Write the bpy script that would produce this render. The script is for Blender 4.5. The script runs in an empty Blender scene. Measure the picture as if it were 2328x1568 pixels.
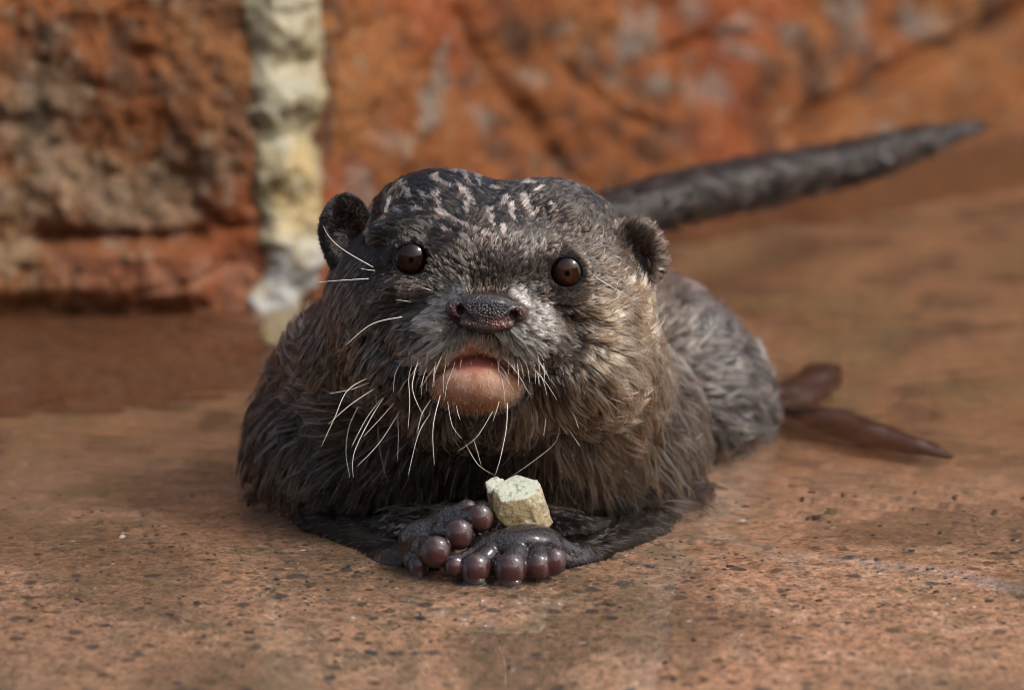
import bpy, math
import numpy as np
from mathutils import Matrix, Vector

# ------------------------------------------------------------------ camera, sky, sun, exposure
sc = bpy.context.scene
DEG = math.pi / 180
PITCH = 17 * DEG
CP, SP = math.cos(PITCH), math.sin(PITCH)
D0 = 2.0                       # metres from the lens to the otter's nose
UC, VC, UW = 1164.0, 784.0, 2328.0
FPX = 13080.0                  # focal length in picture pixels
S = D0 / FPX                   # metres per picture pixel at the nose
KD = 0.755                     # metres of real depth per modelled depth unit (in S)
V0 = 1295.0                    # picture row of the water line right below the nose
CAM = np.array([0.0, -D0 * (CP - (V0 - VC) / FPX * SP), D0 * (SP + (V0 - VC) / FPX * CP)])

cam_d = bpy.data.cameras.new("camera")
cam = bpy.data.objects.new("camera", cam_d)
sc.collection.objects.link(cam)
cam.location = CAM
cam.rotation_euler = (math.pi / 2 - PITCH, 0, 0)
cam_d.sensor_width = 36
cam_d.lens = 36 * FPX / UW
cam_d.clip_start = 0.05
cam_d.clip_end = 200
cam_d.dof.use_dof = True
cam_d.dof.focus_distance = D0 + 110 * S * KD
cam_d.dof.aperture_fstop = 0.202 / 0.031
cam_d.dof.aperture_blades = 0
sc.camera = cam

SUN_ELEV, SUN_AZ = 53 * DEG, 112 * DEG     # azimuth clockwise from +Y (away from camera)
world = bpy.data.worlds.new("World")
sc.world = world
world.use_nodes = True
wn = world.node_tree
bg = wn.nodes["Background"]
sky = wn.nodes.new("ShaderNodeTexSky")
sky.sky_type = 'NISHITA'
sky.sun_disc = False
sky.sun_elevation = SUN_ELEV
sky.sun_rotation = SUN_AZ
sky.air_density = 1.0
sky.dust_density = 4.0
sky.ozone_density = 1.0
hs = wn.nodes.new("ShaderNodeHueSaturation")
hs.inputs['Saturation'].default_value = 0.75
wn.links.new(sky.outputs[0], hs.inputs['Color'])
wn.links.new(hs.outputs[0], bg.inputs[0])
bg.inputs[1].default_value = 0.115

sun_d = bpy.data.lights.new("sun", 'SUN')
sun_d.energy = 1.1
sun_d.angle = 10 * DEG
sun_d.color = (1.0, 0.99, 0.975)
sun = bpy.data.objects.new("sun", sun_d)
sc.collection.objects.link(sun)
sv = Vector((math.sin(SUN_AZ) * math.cos(SUN_ELEV), math.cos(SUN_AZ) * math.cos(SUN_ELEV), math.sin(SUN_ELEV)))
sun.rotation_euler = sv.to_track_quat('Z', 'Y').to_euler()
sun.location = sv * 5

vs = sc.view_settings
vs.view_transform = 'Standard'
vs.look = 'None'
vs.exposure = 1.05
vs.gamma = 1
vs.use_curve_mapping = False
sc.cycles.use_denoising = True
sc.cycles.filter_width = 1.05
sc.cycles.max_bounces = 14
sc.cycles.transmission_bounces = 10
sc.cycles.transparent_max_bounces = 12

# ------------------------------------------------------------------ picture pixels <-> metres
def W(p):
    """(u, v, d) -> world; d = picture pixels of distance behind the nose plane."""
    p = np.asarray(p, float)
    k = D0 + p[..., 2] * S * KD
    a = (p[..., 0] - UC) / FPX
    b = (p[..., 1] - VC) / FPX
    return np.stack([CAM[0] + k * a, CAM[1] + k * (CP - b * SP), CAM[2] + k * (-SP - b * CP)], -1)

def PX(w):
    """world -> (u, v, d)"""
    r = np.asarray(w, float) - CAM
    k = r[..., 1] * CP - r[..., 2] * SP
    up = r[..., 1] * SP + r[..., 2] * CP
    return np.stack([UC + FPX * r[..., 0] / k, VC - FPX * up / k, (k - D0) / (S * KD)], -1)

def on_level(u, v, z=0.0):
    """where the sight line through (u, v) meets the level z"""
    a, b = (u - UC) / FPX, (v - VC) / FPX
    k = (z - CAM[2]) / (-SP - b * CP)
    return np.array([CAM[0] + k * a, CAM[1] + k * (CP - b * SP), z])

# ------------------------------------------------------------------ noise
def _h(i, j, k, s):
    n = (i * 374761393 + j * 668265263 + k * 2147483647 + s * 1274126177) & 0xFFFFFFFF
    n = ((n ^ (n >> 13)) * 1274126177) & 0xFFFFFFFF
    n = n ^ (n >> 16)
    return (n & 0xFFFF).astype(np.float32) / 65535.0

def noise(p, seed=0):
    p = np.asarray(p, float)
    f = np.floor(p)
    i = f.astype(np.int64)
    t = (p - f).astype(np.float32)
    t = t * t * (3 - 2 * t)
    r = 0
    for a in (0, 1):
        wa = t[..., 0] if a else 1 - t[..., 0]
        for b in (0, 1):
            wb = t[..., 1] if b else 1 - t[..., 1]
            for c in (0, 1):
                wc = t[..., 2] if c else 1 - t[..., 2]
                r = r + wa * wb * wc * _h(i[..., 0] + a, i[..., 1] + b, i[..., 2] + c, seed)
    return r

def fbm(p, o=4, seed=0, g=0.5):
    p = np.asarray(p, float)
    r, a, s = 0, 1.0, 0
    for k in range(o):
        r = r + a * noise(p * 2.0 ** k + 17.3 * k, seed + k)
        s += a
        a *= g
    return r / s

def sstep(a, b, x):
    t = np.clip((x - a) / (b - a), 0, 1)
    return t * t * (3 - 2 * t)

# ------------------------------------------------------------------ implicit surfaces -> mesh
def axis(*segs):
    """tensor axis from (start, end, step) runs"""
    out = []
    for a, b, s in segs:
        n = max(1, int(round((b - a) / s)))
        out.append(np.linspace(a, b, n, endpoint=False))
    out.append(np.array([segs[-1][1]]))
    return np.concatenate(out).astype(np.float32)

class Field:
    def __init__(self, ax, ay, az):
        self.ax = (ax, ay, az)
        self.f = np.full((len(ax), len(ay), len(az)), 1e3, np.float32)

    def _sub(self, lo, hi):
        sl = []
        for a, l, h in zip(self.ax, lo, hi):
            i = max(0, np.searchsorted(a, l) - 1)
            j = min(len(a), np.searchsorted(a, h) + 1)
            if j <= i:
                return None, None
            sl.append(slice(i, j))
        g = np.meshgrid(*(a[s] for a, s in zip(self.ax, sl)), indexing='ij', sparse=True)
        return tuple(sl), g

    def _mix(self, sl, g, k, cut):
        f = self.f[sl]
        if cut:
            g = -g
            h = np.clip(0.5 - 0.5 * (f - g) / k, 0, 1)
            self.f[sl] = f * (1 - h) + g * h + k * h * (1 - h)
        else:
            h = np.clip(0.5 + 0.5 * (f - g) / k, 0, 1)
            self.f[sl] = f * (1 - h) + g * h - k * h * (1 - h)

    def ell(self, c, r, k=20, cut=False, roll=0, yaw=0, pitch=0):
        R = max(r) + 3 * k + 20
        sl, g = self._sub([c[i] - R for i in range(3)], [c[i] + R for i in range(3)])
        if sl is None:
            return
        x, y, z = (g[i] - c[i] for i in range(3))
        if yaw:
            a = yaw * DEG
            x, z = x * math.cos(a) + z * math.sin(a), -x * math.sin(a) + z * math.cos(a)
        if pitch:
            a = pitch * DEG
            y, z = y * math.cos(a) + z * math.sin(a), -y * math.sin(a) + z * math.cos(a)
        if roll:
            a = roll * DEG
            x, y = x * math.cos(a) + y * math.sin(a), -x * math.sin(a) + y * math.cos(a)
        k0 = np.sqrt((x / r[0]) ** 2 + (y / r[1]) ** 2 + (z / r[2]) ** 2)
        k1 = np.sqrt((x / r[0] ** 2) ** 2 + (y / r[1] ** 2) ** 2 + (z / r[2] ** 2) ** 2) + 1e-9
        self._mix(sl, (k0 * (k0 - 1) / k1).astype(np.float32), k, cut)

    def cap(self, pts, rad, k=15, cut=False):
        """tapered tube through points"""
        for (a, b, ra, rb) in zip(pts[:-1], pts[1:], rad[:-1], rad[1:]):
            a, b = np.array(a, float), np.array(b, float)
            R = max(ra, rb) + 3 * k + 12
            sl, g = self._sub(np.minimum(a, b) - R, np.maximum(a, b) + R)
            if sl is None:
                continue
            d = b - a
            L = float(d @ d) + 1e-9
            x, y, z = (g[i] - a[i] for i in range(3))
            t = np.clip((x * d[0] + y * d[1] + z * d[2]) / L, 0, 1)
            e = np.sqrt((x - t * d[0]) ** 2 + (y - t * d[1]) ** 2 + (z - t * d[2]) ** 2) - (ra + (rb - ra) * t)
            self._mix(sl, e.astype(np.float32), k, cut)

    def mesh(self, smooth=1):
        f = self.f
        s = f < 0
        nx, ny, nz = f.shape
        cnt = np.zeros((nx - 1, ny - 1, nz - 1), np.int8)
        for a in (0, 1):
            for b in (0, 1):
                for c in (0, 1):
                    cnt += s[a:nx - 1 + a, b:ny - 1 + b, c:nz - 1 + c]
        ci = np.argwhere((cnt > 0) & (cnt < 8))
        idx = np.full(cnt.shape, -1, np.int32)
        idx[ci[:, 0], ci[:, 1], ci[:, 2]] = np.arange(len(ci))
        acc = np.zeros((len(ci), 3))
        n = np.zeros(len(ci))
        cor = [(a, b, c) for a in (0, 1) for b in (0, 1) for c in (0, 1)]
        for p in cor:
            for ax_ in range(3):
                if p[ax_] == 0:
                    q = list(p)
                    q[ax_] = 1
                    f0 = f[ci[:, 0] + p[0], ci[:, 1] + p[1], ci[:, 2] + p[2]]
                    f1 = f[ci[:, 0] + q[0], ci[:, 1] + q[1], ci[:, 2] + q[2]]
                    m = (f0 < 0) != (f1 < 0)
                    t = np.where(m, f0 / np.where(m, f0 - f1, 1), 0)
                    pos = np.tile(np.array(p, float), (len(ci), 1))
                    pos[:, ax_] += t
                    acc[m] += pos[m]
                    n[m] += 1
        loc = acc / n[:, None]
        V = np.empty_like(loc)
        for a in range(3):
            ax_ = self.ax[a]
            V[:, a] = ax_[ci[:, a]] + loc[:, a] * (ax_[ci[:, a] + 1] - ax_[ci[:, a]])
        Q = []
        for a in range(3):
            b, c = (a + 1) % 3, (a + 2) % 3
            sa = np.moveaxis(s, (a, b, c), (0, 1, 2))
            ii = np.moveaxis(idx, (a, b, c), (0, 1, 2))
            e0, e1 = sa[:-1, 1:-1, 1:-1], sa[1:, 1:-1, 1:-1]
            w = np.argwhere(e0 != e1)
            i, j, k = w[:, 0], w[:, 1], w[:, 2]
            q = np.stack([ii[i, j, k], ii[i, j + 1, k], ii[i, j + 1, k + 1], ii[i, j, k + 1]], 1)
            fl = e0[i, j, k]
            # world mapping (u, v, d) flips handedness once, so outward needs this order
            q[fl] = q[fl][:, ::-1]
            Q.append(q)
        Q = np.concatenate(Q)
        for _ in range(smooth):
            a = np.zeros_like(V)
            m = np.zeros(len(V))
            for e in range(4):
                x, y = Q[:, e], Q[:, (e + 1) % 4]
                for c in range(3):
                    a[:, c] += np.bincount(x, V[y, c], len(V)) + np.bincount(y, V[x, c], len(V))
                m += np.bincount(x, minlength=len(V)) + np.bincount(y, minlength=len(V))
            V = 0.5 * V + 0.5 * a / m[:, None]
        return V, Q

# ------------------------------------------------------------------ object helpers
def link(name, data, parent=None):
    o = bpy.data.objects.new(name, data)
    sc.collection.objects.link(o)
    if parent is not None:
        o.parent = parent
        o.matrix_parent_inverse = parent.matrix_world.inverted() if parent.type != 'EMPTY' else Matrix.Translation(-parent.location)
    return o

def mesh_obj(name, verts, faces, mat=None, parent=None, smooth=True, attrs=None, closed=False):
    """ONE mesh object in world coordinates; faces: (n, 3) or (n, 4) array"""
    me = bpy.data.meshes.new(name)
    verts = np.asarray(verts, np.float32)
    faces = np.asarray(faces, np.int32)
    n, k = faces.shape
    if closed:      # outward faces
        a, b, c = (verts[faces[:, q]].astype(float) for q in (0, 1, 2))
        a, b, c = a - verts.mean(0), b - verts.mean(0), c - verts.mean(0)
        if (a * np.cross(b, c)).sum() < 0:
            faces = np.ascontiguousarray(faces[:, ::-1])
    me.vertices.add(len(verts))
    me.vertices.foreach_set("co", verts.ravel())
    me.loops.add(n * k)
    me.loops.foreach_set("vertex_index", faces.ravel())
    me.polygons.add(n)
    me.polygons.foreach_set("loop_start", np.arange(n, dtype=np.int32) * k)
    me.update(calc_edges=True)
    me.validate()
    if smooth:
        me.polygons.foreach_set("use_smooth", np.ones(len(me.polygons), bool))
    for nm, a in (attrs or {}).items():
        a = np.asarray(a, np.float32)
        if a.ndim == 2:
            t = me.attributes.new(nm, 'FLOAT_COLOR', 'POINT')
            t.data.foreach_set("color", np.concatenate([a, np.ones((len(a), 1), np.float32)], 1).ravel())
        else:
            t = me.attributes.new(nm, 'FLOAT', 'POINT')
            t.data.foreach_set("value", a)
    if mat:
        me.materials.append(mat)
    return link(name, me, parent)

def tag(o, label=None, cat=None, group=None, kind=None):
    for k, v in (("label", label), ("category", cat), ("group", group), ("kind", kind)):
        if v:
            o[k] = v
    return o

def grid_faces(nx, ny):
    i, j = np.meshgrid(np.arange(nx - 1), np.arange(ny - 1), indexing='ij')
    a = (i * ny + j).ravel()
    return np.stack([a, a + ny, a + ny + 1, a + 1], 1)

class NT:
    """small node-tree helper"""
    def __init__(self, name):
        self.m = bpy.data.materials.new(name)
        self.m.use_nodes = True
        self.t = self.m.node_tree
        self.b = self.t.nodes["Principled BSDF"]
        self.out = self.t.nodes["Material Output"]

    def n(self, kind, **kw):
        x = self.t.nodes.new(kind)
        for k, v in kw.items():
            if k.startswith("i_"):
                key = k[2:]
                key = int(key) if key.isdigit() else key.replace("_", " ")
                self.set(x.inputs[key], v)
            else:
                setattr(x, k, v)
        return x

    def set(self, sock, v):
        if isinstance(v, bpy.types.NodeSocket):
            self.t.links.new(v, sock)
        elif isinstance(v, tuple) and len(v) == 3 and sock.type == 'RGBA':
            sock.default_value = (*v, 1)
        else:
            sock.default_value = v

    def p(self, **kw):
        for k, v in kw.items():
            self.set(self.b.inputs[k.replace("_", " ")], v)
        return self

    def attr(self, name, out="Color"):
        return self.n("ShaderNodeAttribute", attribute_name=name).outputs[out]

    def noise(self, scale, detail=4, rough=0.55, vec=None, dist=0.0):
        x = self.n("ShaderNodeTexNoise")
        x.inputs["Scale"].default_value = scale
        x.inputs["Detail"].default_value = detail
        x.inputs["Roughness"].default_value = rough
        x.inputs["Distortion"].default_value = dist
        if vec is not None:
            self.t.links.new(vec, x.inputs["Vector"])
        return x

    def voro(self, scale, feature='F1', vec=None, rnd=1.0):
        x = self.n("ShaderNodeTexVoronoi", feature=feature)
        x.inputs["Scale"].default_value = scale
        x.inputs["Randomness"].default_value = rnd
        if vec is not None:
            self.t.links.new(vec, x.inputs["Vector"])
        return x

    def obj(self):
        return self.n("ShaderNodeTexCoord").outputs["Object"]

    def ramp(self, fac, stops):
        x = self.n("ShaderNodeValToRGB")
        e = x.color_ramp.elements
        while len(e) > len(stops):
            e.remove(e[-1])
        while len(e) < len(stops):
            e.new(0.5)
        for el, (p_, c) in zip(e, stops):
            el.position = p_
            el.color = (*c, 1) if isinstance(c, tuple) else (c, c, c, 1)
        self.t.links.new(fac, x.inputs[0])
        return x.outputs[0]

    def mix(self, fac, a, b, blend='MIX'):
        x = self.n("ShaderNodeMix", data_type='RGBA', blend_type=blend)
        for s, v in ((x.inputs[0], fac), (x.inputs[6], a), (x.inputs[7], b)):
            self.set(s, v)
        return x.outputs[2]

    def math(self, op, a, b=0.0, clamp=False):
        x = self.n("ShaderNodeMath", operation=op, use_clamp=clamp)
        self.set(x.inputs[0], a)
        self.set(x.inputs[1], b)
        return x.outputs[0]

    def bump(self, h, strength=0.4, dist=0.001, normal=None):
        x = self.n("ShaderNodeBump")
        x.inputs["Strength"].default_value = strength
        x.inputs["Distance"].default_value = dist
        self.t.links.new(h, x.inputs["Height"])
        if normal is not None:
            self.t.links.new(normal, x.inputs["Normal"])
        return x.outputs[0]
# ------------------------------------------------------------------ the pool: floor, rock wall, (water further down)
def smooth_poly(pts, x):
    pts = np.array(pts, float)
    y = np.interp(x, pts[:, 0], pts[:, 1])
    return y

def segdist(u, v, pts):
    """distance to a polyline in picture pixels"""
    best = np.full(np.shape(u), 1e9)
    for (a, b) in zip(pts[:-1], pts[1:]):
        du, dv = b[0] - a[0], b[1] - a[1]
        t = np.clip(((u - a[0]) * du + (v - a[1]) * dv) / (du * du + dv * dv), 0, 1)
        best = np.minimum(best, np.hypot(u - a[0] - t * du, v - a[1] - t * dv))
    return best

def blobs(u, v, lst):
    r = np.zeros(np.shape(u))
    for (bu, bv, ru, rv) in lst:
        r = np.maximum(r, np.exp(-(((u - bu) / ru) ** 2 + ((v - bv) / rv) ** 2)))
    return r

def lerp(a, b, t):
    return a + (b - a) * np.asarray(t)[..., None]

# --- floor
def floor_z(x, y):
    ramp = sstep(-0.005, 0.10, y)
    z = -0.0022 + 0.0004 * sstep(-0.035, -0.075, y) - 0.024 * ramp - 0.012 * sstep(0.10, 0.3, y)
    z = z - 0.014 * sstep(-0.02, -0.28, x) * sstep(0.04, 0.22, y)
    q = np.stack([x * 28, y * 20, np.zeros_like(x)], -1)
    z = z + (0.0012 + 0.001 * ramp) * (fbm(q, 3, 41) - 0.5)
    q = np.stack([x * 130, y * 130, np.zeros_like(x)], -1)
    z = z + (0.0013 + 0.001 * ramp) * (fbm(q, 3, 47) - 0.5)
    return z

FX = axis((-5, -0.6, 0.4), (-0.6, -0.27, 0.012), (-0.27, 0.3, 0.0016), (0.3, 0.7, 0.012), (0.7, 5, 0.4)).astype(float)
FY = axis((-6, -0.6, 0.4), (-0.6, -0.24, 0.01), (-0.24, 0.2, 0.0018), (0.2, 0.95, 0.004), (0.95, 1.5, 0.05)).astype(float)
gx, gy = np.meshgrid(FX, FY, indexing='ij')
gz = floor_z(gx, gy)
FW = np.stack([gx, gy, gz], -1).reshape(-1, 3)
fp = PX(FW)
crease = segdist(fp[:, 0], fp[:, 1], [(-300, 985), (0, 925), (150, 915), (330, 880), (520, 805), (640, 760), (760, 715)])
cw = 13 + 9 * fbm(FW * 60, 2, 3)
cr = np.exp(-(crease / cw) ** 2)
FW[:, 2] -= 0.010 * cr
beyond = sstep(6, 30, crease) * (fp[:, 1] < np.interp(fp[:, 0], [-300, 0, 150, 330, 520, 640, 760], [985, 925, 915, 880, 805, 760, 715]))
FW[:, 2] += 0.008 * beyond * (FW[:, 1] > 0.08) * (FW[:, 0] < 0.0)
n1 = fbm(FW * np.array([22, 16, 0]), 4, 11)
n2 = fbm(FW * np.array([90, 70, 0]), 4, 19)
n3 = fbm(FW * np.array([9, 7, 0]), 3, 23)
col = np.tile(np.array([0.56, 0.32, 0.19]), (len(FW), 1))
col = lerp(col, np.array([0.68, 0.43, 0.28]), sstep(0.45, 0.75, n2) * 0.9)
col = lerp(col, np.array([0.25, 0.15, 0.085]), sstep(0.46, 0.62, n1) * 0.8)
col = lerp(col, np.array([0.17, 0.125, 0.06]), sstep(0.55, 0.72, n2) * sstep(0.45, 0.6, n3) * 0.6)
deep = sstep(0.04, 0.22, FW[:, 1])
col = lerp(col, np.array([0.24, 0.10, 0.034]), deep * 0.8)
leftside = sstep(0.05, -0.2, FW[:, 0])
col = lerp(col, np.array([0.25, 0.15, 0.09]), leftside * 0.45)
n4 = fbm(FW * np.array([45, 60, 0]), 3, 29)
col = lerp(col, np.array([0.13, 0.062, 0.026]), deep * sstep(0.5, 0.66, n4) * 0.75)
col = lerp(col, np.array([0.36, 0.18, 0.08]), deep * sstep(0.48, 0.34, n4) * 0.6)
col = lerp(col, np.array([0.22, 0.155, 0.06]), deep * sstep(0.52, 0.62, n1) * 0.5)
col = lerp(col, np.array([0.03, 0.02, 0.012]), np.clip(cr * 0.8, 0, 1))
m = NT("wet_pool_concrete")
o = m.obj()
base = m.attr("col")
spk = m.attr("speck", "Fac")
wn_ = m.noise(90, 3, 0.6, vec=o)
wv_ = m.n("ShaderNodeVectorMath", operation='MULTIPLY_ADD')
m.set(wv_.inputs[0], wn_.outputs["Color"])
wv_.inputs[1].default_value = (0.006, 0.006, 0.006)
m.set(wv_.inputs[2], o)
ow = wv_.outputs[0]
def specks(scale, chan, lo, r0, r1):
    vo_ = m.voro(scale, vec=ow)
    se_ = m.n("ShaderNodeSeparateColor", i_0=vo_.outputs["Color"])
    edge = m.math('ADD', vo_.outputs["Distance"], m.math('MULTIPLY', m.math('SUBTRACT', se_.outputs[(chan + 1) % 3], 0.5), 0.25))
    return m.math('MULTIPLY', m.ramp(edge, [(r0, 1.0), (r1, 0.0)]), m.ramp(se_.outputs[chan], [(lo, 0.0), (lo + 0.04, 1.0)])), se_, vo_
fine = m.noise(650, 4, 0.7, vec=o)
mid = m.noise(210, 4, 0.65, vec=ow)
c = m.mix(m.math('ADD', m.math('MULTIPLY', spk, 0.35), 0.4), base, m.ramp(mid.outputs[0], [(0.34, (0.42, 0.40, 0.36)), (0.5, (0.95, 0.93, 0.9)), (0.68, (1.45, 1.38, 1.3))]), 'MULTIPLY')
c = m.mix(m.math('MULTIPLY', spk, 0.6), c, m.ramp(fine.outputs[0], [(0.34, (0.25, 0.25, 0.25)), (0.5, (1.0, 1.0, 1.0)), (0.68, (1.6, 1.55, 1.5))]), 'MULTIPLY')
och = m.noise(60, 4, 0.6, vec=ow)
c = m.mix(m.math('MULTIPLY', m.ramp(och.outputs[0], [(0.52, 0.0), (0.66, 1.0)]), 0.5), c, (0.20, 0.135, 0.055))
sp2, sep2, vo2 = specks(330, 0, 0.40, 0.22, 0.46)
dk = m.ramp(sep2.outputs[1], [(0.0, (0.022, 0.02, 0.02)), (0.4, (0.07, 0.045, 0.025)), (0.7, (0.04, 0.042, 0.048)), (1.0, (0.15, 0.085, 0.035))])
c = m.mix(m.math('MULTIPLY', m.math('MULTIPLY', sp2, 0.6), spk), c, dk)
sp1, sep1, vo1 = specks(140, 1, 0.62, 0.18, 0.34)
dk1 = m.ramp(sep1.outputs[0], [(0.0, (0.03, 0.028, 0.028)), (0.5, (0.085, 0.06, 0.035)), (1.0, (0.05, 0.055, 0.06))])
c = m.mix(m.math('MULTIPLY', m.math('MULTIPLY', sp1, 0.85), spk), c, dk1)
sp4, sep4, vo4 = specks(620, 2, 0.55, 0.2, 0.45)
c = m.mix(m.math('MULTIPLY', m.math('MULTIPLY', sp4, 0.45), spk), c, (0.05, 0.035, 0.025))
sp3, sep3, vo3 = specks(300, 2, 0.93, 0.1, 0.26)
c = m.mix(m.math('MULTIPLY', sp3, spk), c, (0.70, 0.64, 0.54))
hgt = m.math('ADD', fine.outputs[0], m.math('MULTIPLY', vo2.outputs["Distance"], -0.6))
m.p(Base_Color=c, Roughness=0.32, Specular_IOR_Level=0.5, Normal=m.bump(hgt, 0.7, 0.0016))
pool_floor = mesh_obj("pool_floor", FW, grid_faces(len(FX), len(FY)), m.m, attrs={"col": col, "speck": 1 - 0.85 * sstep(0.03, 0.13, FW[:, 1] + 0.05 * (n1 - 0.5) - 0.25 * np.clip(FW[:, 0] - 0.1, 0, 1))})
tag(pool_floor, kind="structure")

# --- rock wall
BASE = [(-2600, 800), (-900, 752), (0, 722), (300, 710), (560, 698), (700, 680), (900, 612), (1164, 525), (1500, 448),
        (1900, 366), (2328, 292), (3000, 190), (4200, 60)]
bw = np.array([on_level(u, v) for u, v in BASE])
bu = np.array([b[0] for b in BASE], float)
_s = np.linspace(-2600, 4200, 1400)
_bx = np.interp(_s, bu, bw[:, 0])
_by = np.interp(_s, bu, bw[:, 1])
ker = np.hanning(41)
ker /= ker.sum()
_bx = np.convolve(np.pad(_bx, 20, 'edge'), ker, 'valid')
_by = np.convolve(np.pad(_by, 20, 'edge'), ker, 'valid')
_tx, _ty = np.gradient(_bx), np.gradient(_by)
_l = np.hypot(_tx, _ty) + 1e-9
_nx, _ny = _ty / _l, -_tx / _l             # points towards the camera

GREY = [(1440, 60, 90, 100), (1560, 20, 70, 60), (1200, 170, 50, 45), (1105, 250, 45, 70), (880, 320, 100, 40), (1620, 200, 70, 60),
        (1500, 180, 45, 45), (1290, 60, 45, 55), (1740, 60, 130, 45), (1960, 50, 55, 65), (2120, 60, 70, 65), (1960, 290, 45, 20),
        (950, 250, 70, 70), (1010, 150, 40, 120), (800, 440, 60, 60), (1690, 120, 60, 30)]
GRAVEL = [(80, 250, 120, 150), (180, 420, 170, 110), (400, 440, 130, 80), (60, 460, 110, 90), (470, 370, 60, 55), (300, 500, 160, 60), (30, 560, 90, 60)]
CRACKS = [([(2500, -60), (2328, 20), (2100, 130), (1980, 200), (1880, 240), (1790, 310)], 13, 0.011),
          ([(1060, 30), (1110, 130), (1160, 220), (1240, 300)], 11, 0.009),
          ([(1180, 290), (1260, 350), (1330, 430)], 12, 0.008),
          ([(90, 548), (200, 540), (330, 546), (450, 540)], 13, 0.012),
          ([(440, 470), (520, 520), (600, 515)], 9, 0.007),
          ([(520, 600), (430, 640), (300, 655)], 8, 0.005),
          ([(1500, 130), (1600, 95), (1700, 80)], 9, 0.006),
          ([(1290, 150), (1400, 260), (1520, 300)], 9, 0.006)]

def wall_point(s, z, off=0.0):
    x = np.interp(s, _s, _bx)
    y = np.interp(s, _s, _by)
    nx = np.interp(s, _s, _nx)
    ny = np.interp(s, _s, _ny)
    lean = -0.22 * z + np.interp(s, [300, 900], [1.9, 0.6]) * np.clip(-z, 0, 1)
    o_ = lean + off
    return np.stack([x + nx * o_, y + ny * o_, z + 0 * s], -1)

def wall_relief(w, u, v):
    left = sstep(640, 560, u)
    r = 0.016 * (fbm(w * 14, 3, 61) - 0.5)
    r += 0.012 * (fbm(w * 45, 3, 67) - 0.5)
    r += (0.003 + 0.003 * left) * (fbm(w * 170, 3, 71) - 0.5)
    r += 0.003 * blobs(u, v, GRAVEL) * (noise(w * 260, 77) - 0.3)
    for pts, wd, dp in CRACKS:
        r -= 0.5 * dp * np.exp(-(segdist(u, v, pts) / (1.5 * wd * (0.6 + 0.8 * noise(w * 80, 5)))) ** 2)
    # ledge under the left crack, smooth slab under the right crack
    r += 0.010 * sstep(545, 575, v) * sstep(520, 420, u) * sstep(720, 640, v)
    slab = sstep(-10, 25, v - np.interp(u, [1790, 1880, 1980, 2100, 2328, 2500], [310, 240, 200, 130, 20, -60])) * sstep(1750, 1850, u)
    r = r * (1 - 0.55 * slab) + 0.012 * slab
    return r, slab

def rock(s0, s1, fine0, fine1):
    segs = [(s0, fine0, 22), (fine0, fine1, 7), (fine1, s1, 22)]
    S_ = axis(*[t for t in segs if t[1] > t[0]]).astype(float)
    Z_ = axis((-0.07, -0.03, 0.004), (-0.03, 0.19, 0.0013), (0.19, 0.38, 0.012)).astype(float)
    s, z = np.meshgrid(S_, Z_, indexing='ij')
    w = wall_point(s, z).reshape(-1, 3)
    p = PX(w)
    u, v = p[:, 0], p[:, 1]
    rel, slab = wall_relief(w, u, v)
    nrm = np.stack([np.interp(s.ravel(), _s, _nx), np.interp(s.ravel(), _s, _ny), np.full(len(w), 0.15)], -1)
    w2 = w + nrm * rel[:, None]
    a1, a2, a3, a4 = fbm(w * 25, 4, 81), fbm(w * 90, 4, 83), fbm(w * 9, 3, 85), fbm(w * 220, 3, 87)
    left = sstep(650, 560, u)
    c = np.tile(np.array([0.205, 0.066, 0.017]), (len(w), 1))
    c = lerp(c, np.array([0.24, 0.095, 0.027]), sstep(0.45, 0.62, a1) * 0.8)
    c = lerp(c, np.array([0.075, 0.034, 0.017]), sstep(0.46, 0.62, a2) * 0.8)
    c = lerp(c, np.array([0.24, 0.054, 0.013]), sstep(0.52, 0.66, a3) * 0.7)
    c = lerp(c, np.array([0.18, 0.078, 0.034]), left * sstep(0.35, 0.6, a1) * 0.4)
    c = lerp(c, np.array([0.27, 0.105, 0.032]), slab * 0.6)
    g = blobs(u, v, GREY)
    gm = sstep(0.52, 0.72, a2 * 0.62 + 0.42 * g + 0.3 * (a4 - 0.5))
    c = lerp(c, np.array([0.30, 0.26, 0.21]), gm * 0.42)
    g2 = blobs(u, v, GRAVEL)
    gm2 = sstep(0.52, 0.70, a4 * 0.85 + 0.30 * g2)
    c = lerp(c, np.array([0.25, 0.20, 0.13]), gm2 * 0.5)
    c = lerp(c, np.array([0.10, 0.075, 0.04]), g2 * sstep(0.52, 0.40, a4) * 0.6)
    lowl = left * sstep(560, 620, v)
    c = lerp(c, np.array([0.27, 0.125, 0.07]), lowl * sstep(0.4, 0.6, a2) * 0.6)
    # algae and silt below and just above the water line
    c = lerp(c, np.array([0.13, 0.06, 0.026]), sstep(0.012, -0.004, w[:, 2] + 0.012 * (a2 - 0.5)) * 0.6)
    f = grid_faces(len(S_), len(Z_))
    return w2, f, c

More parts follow.
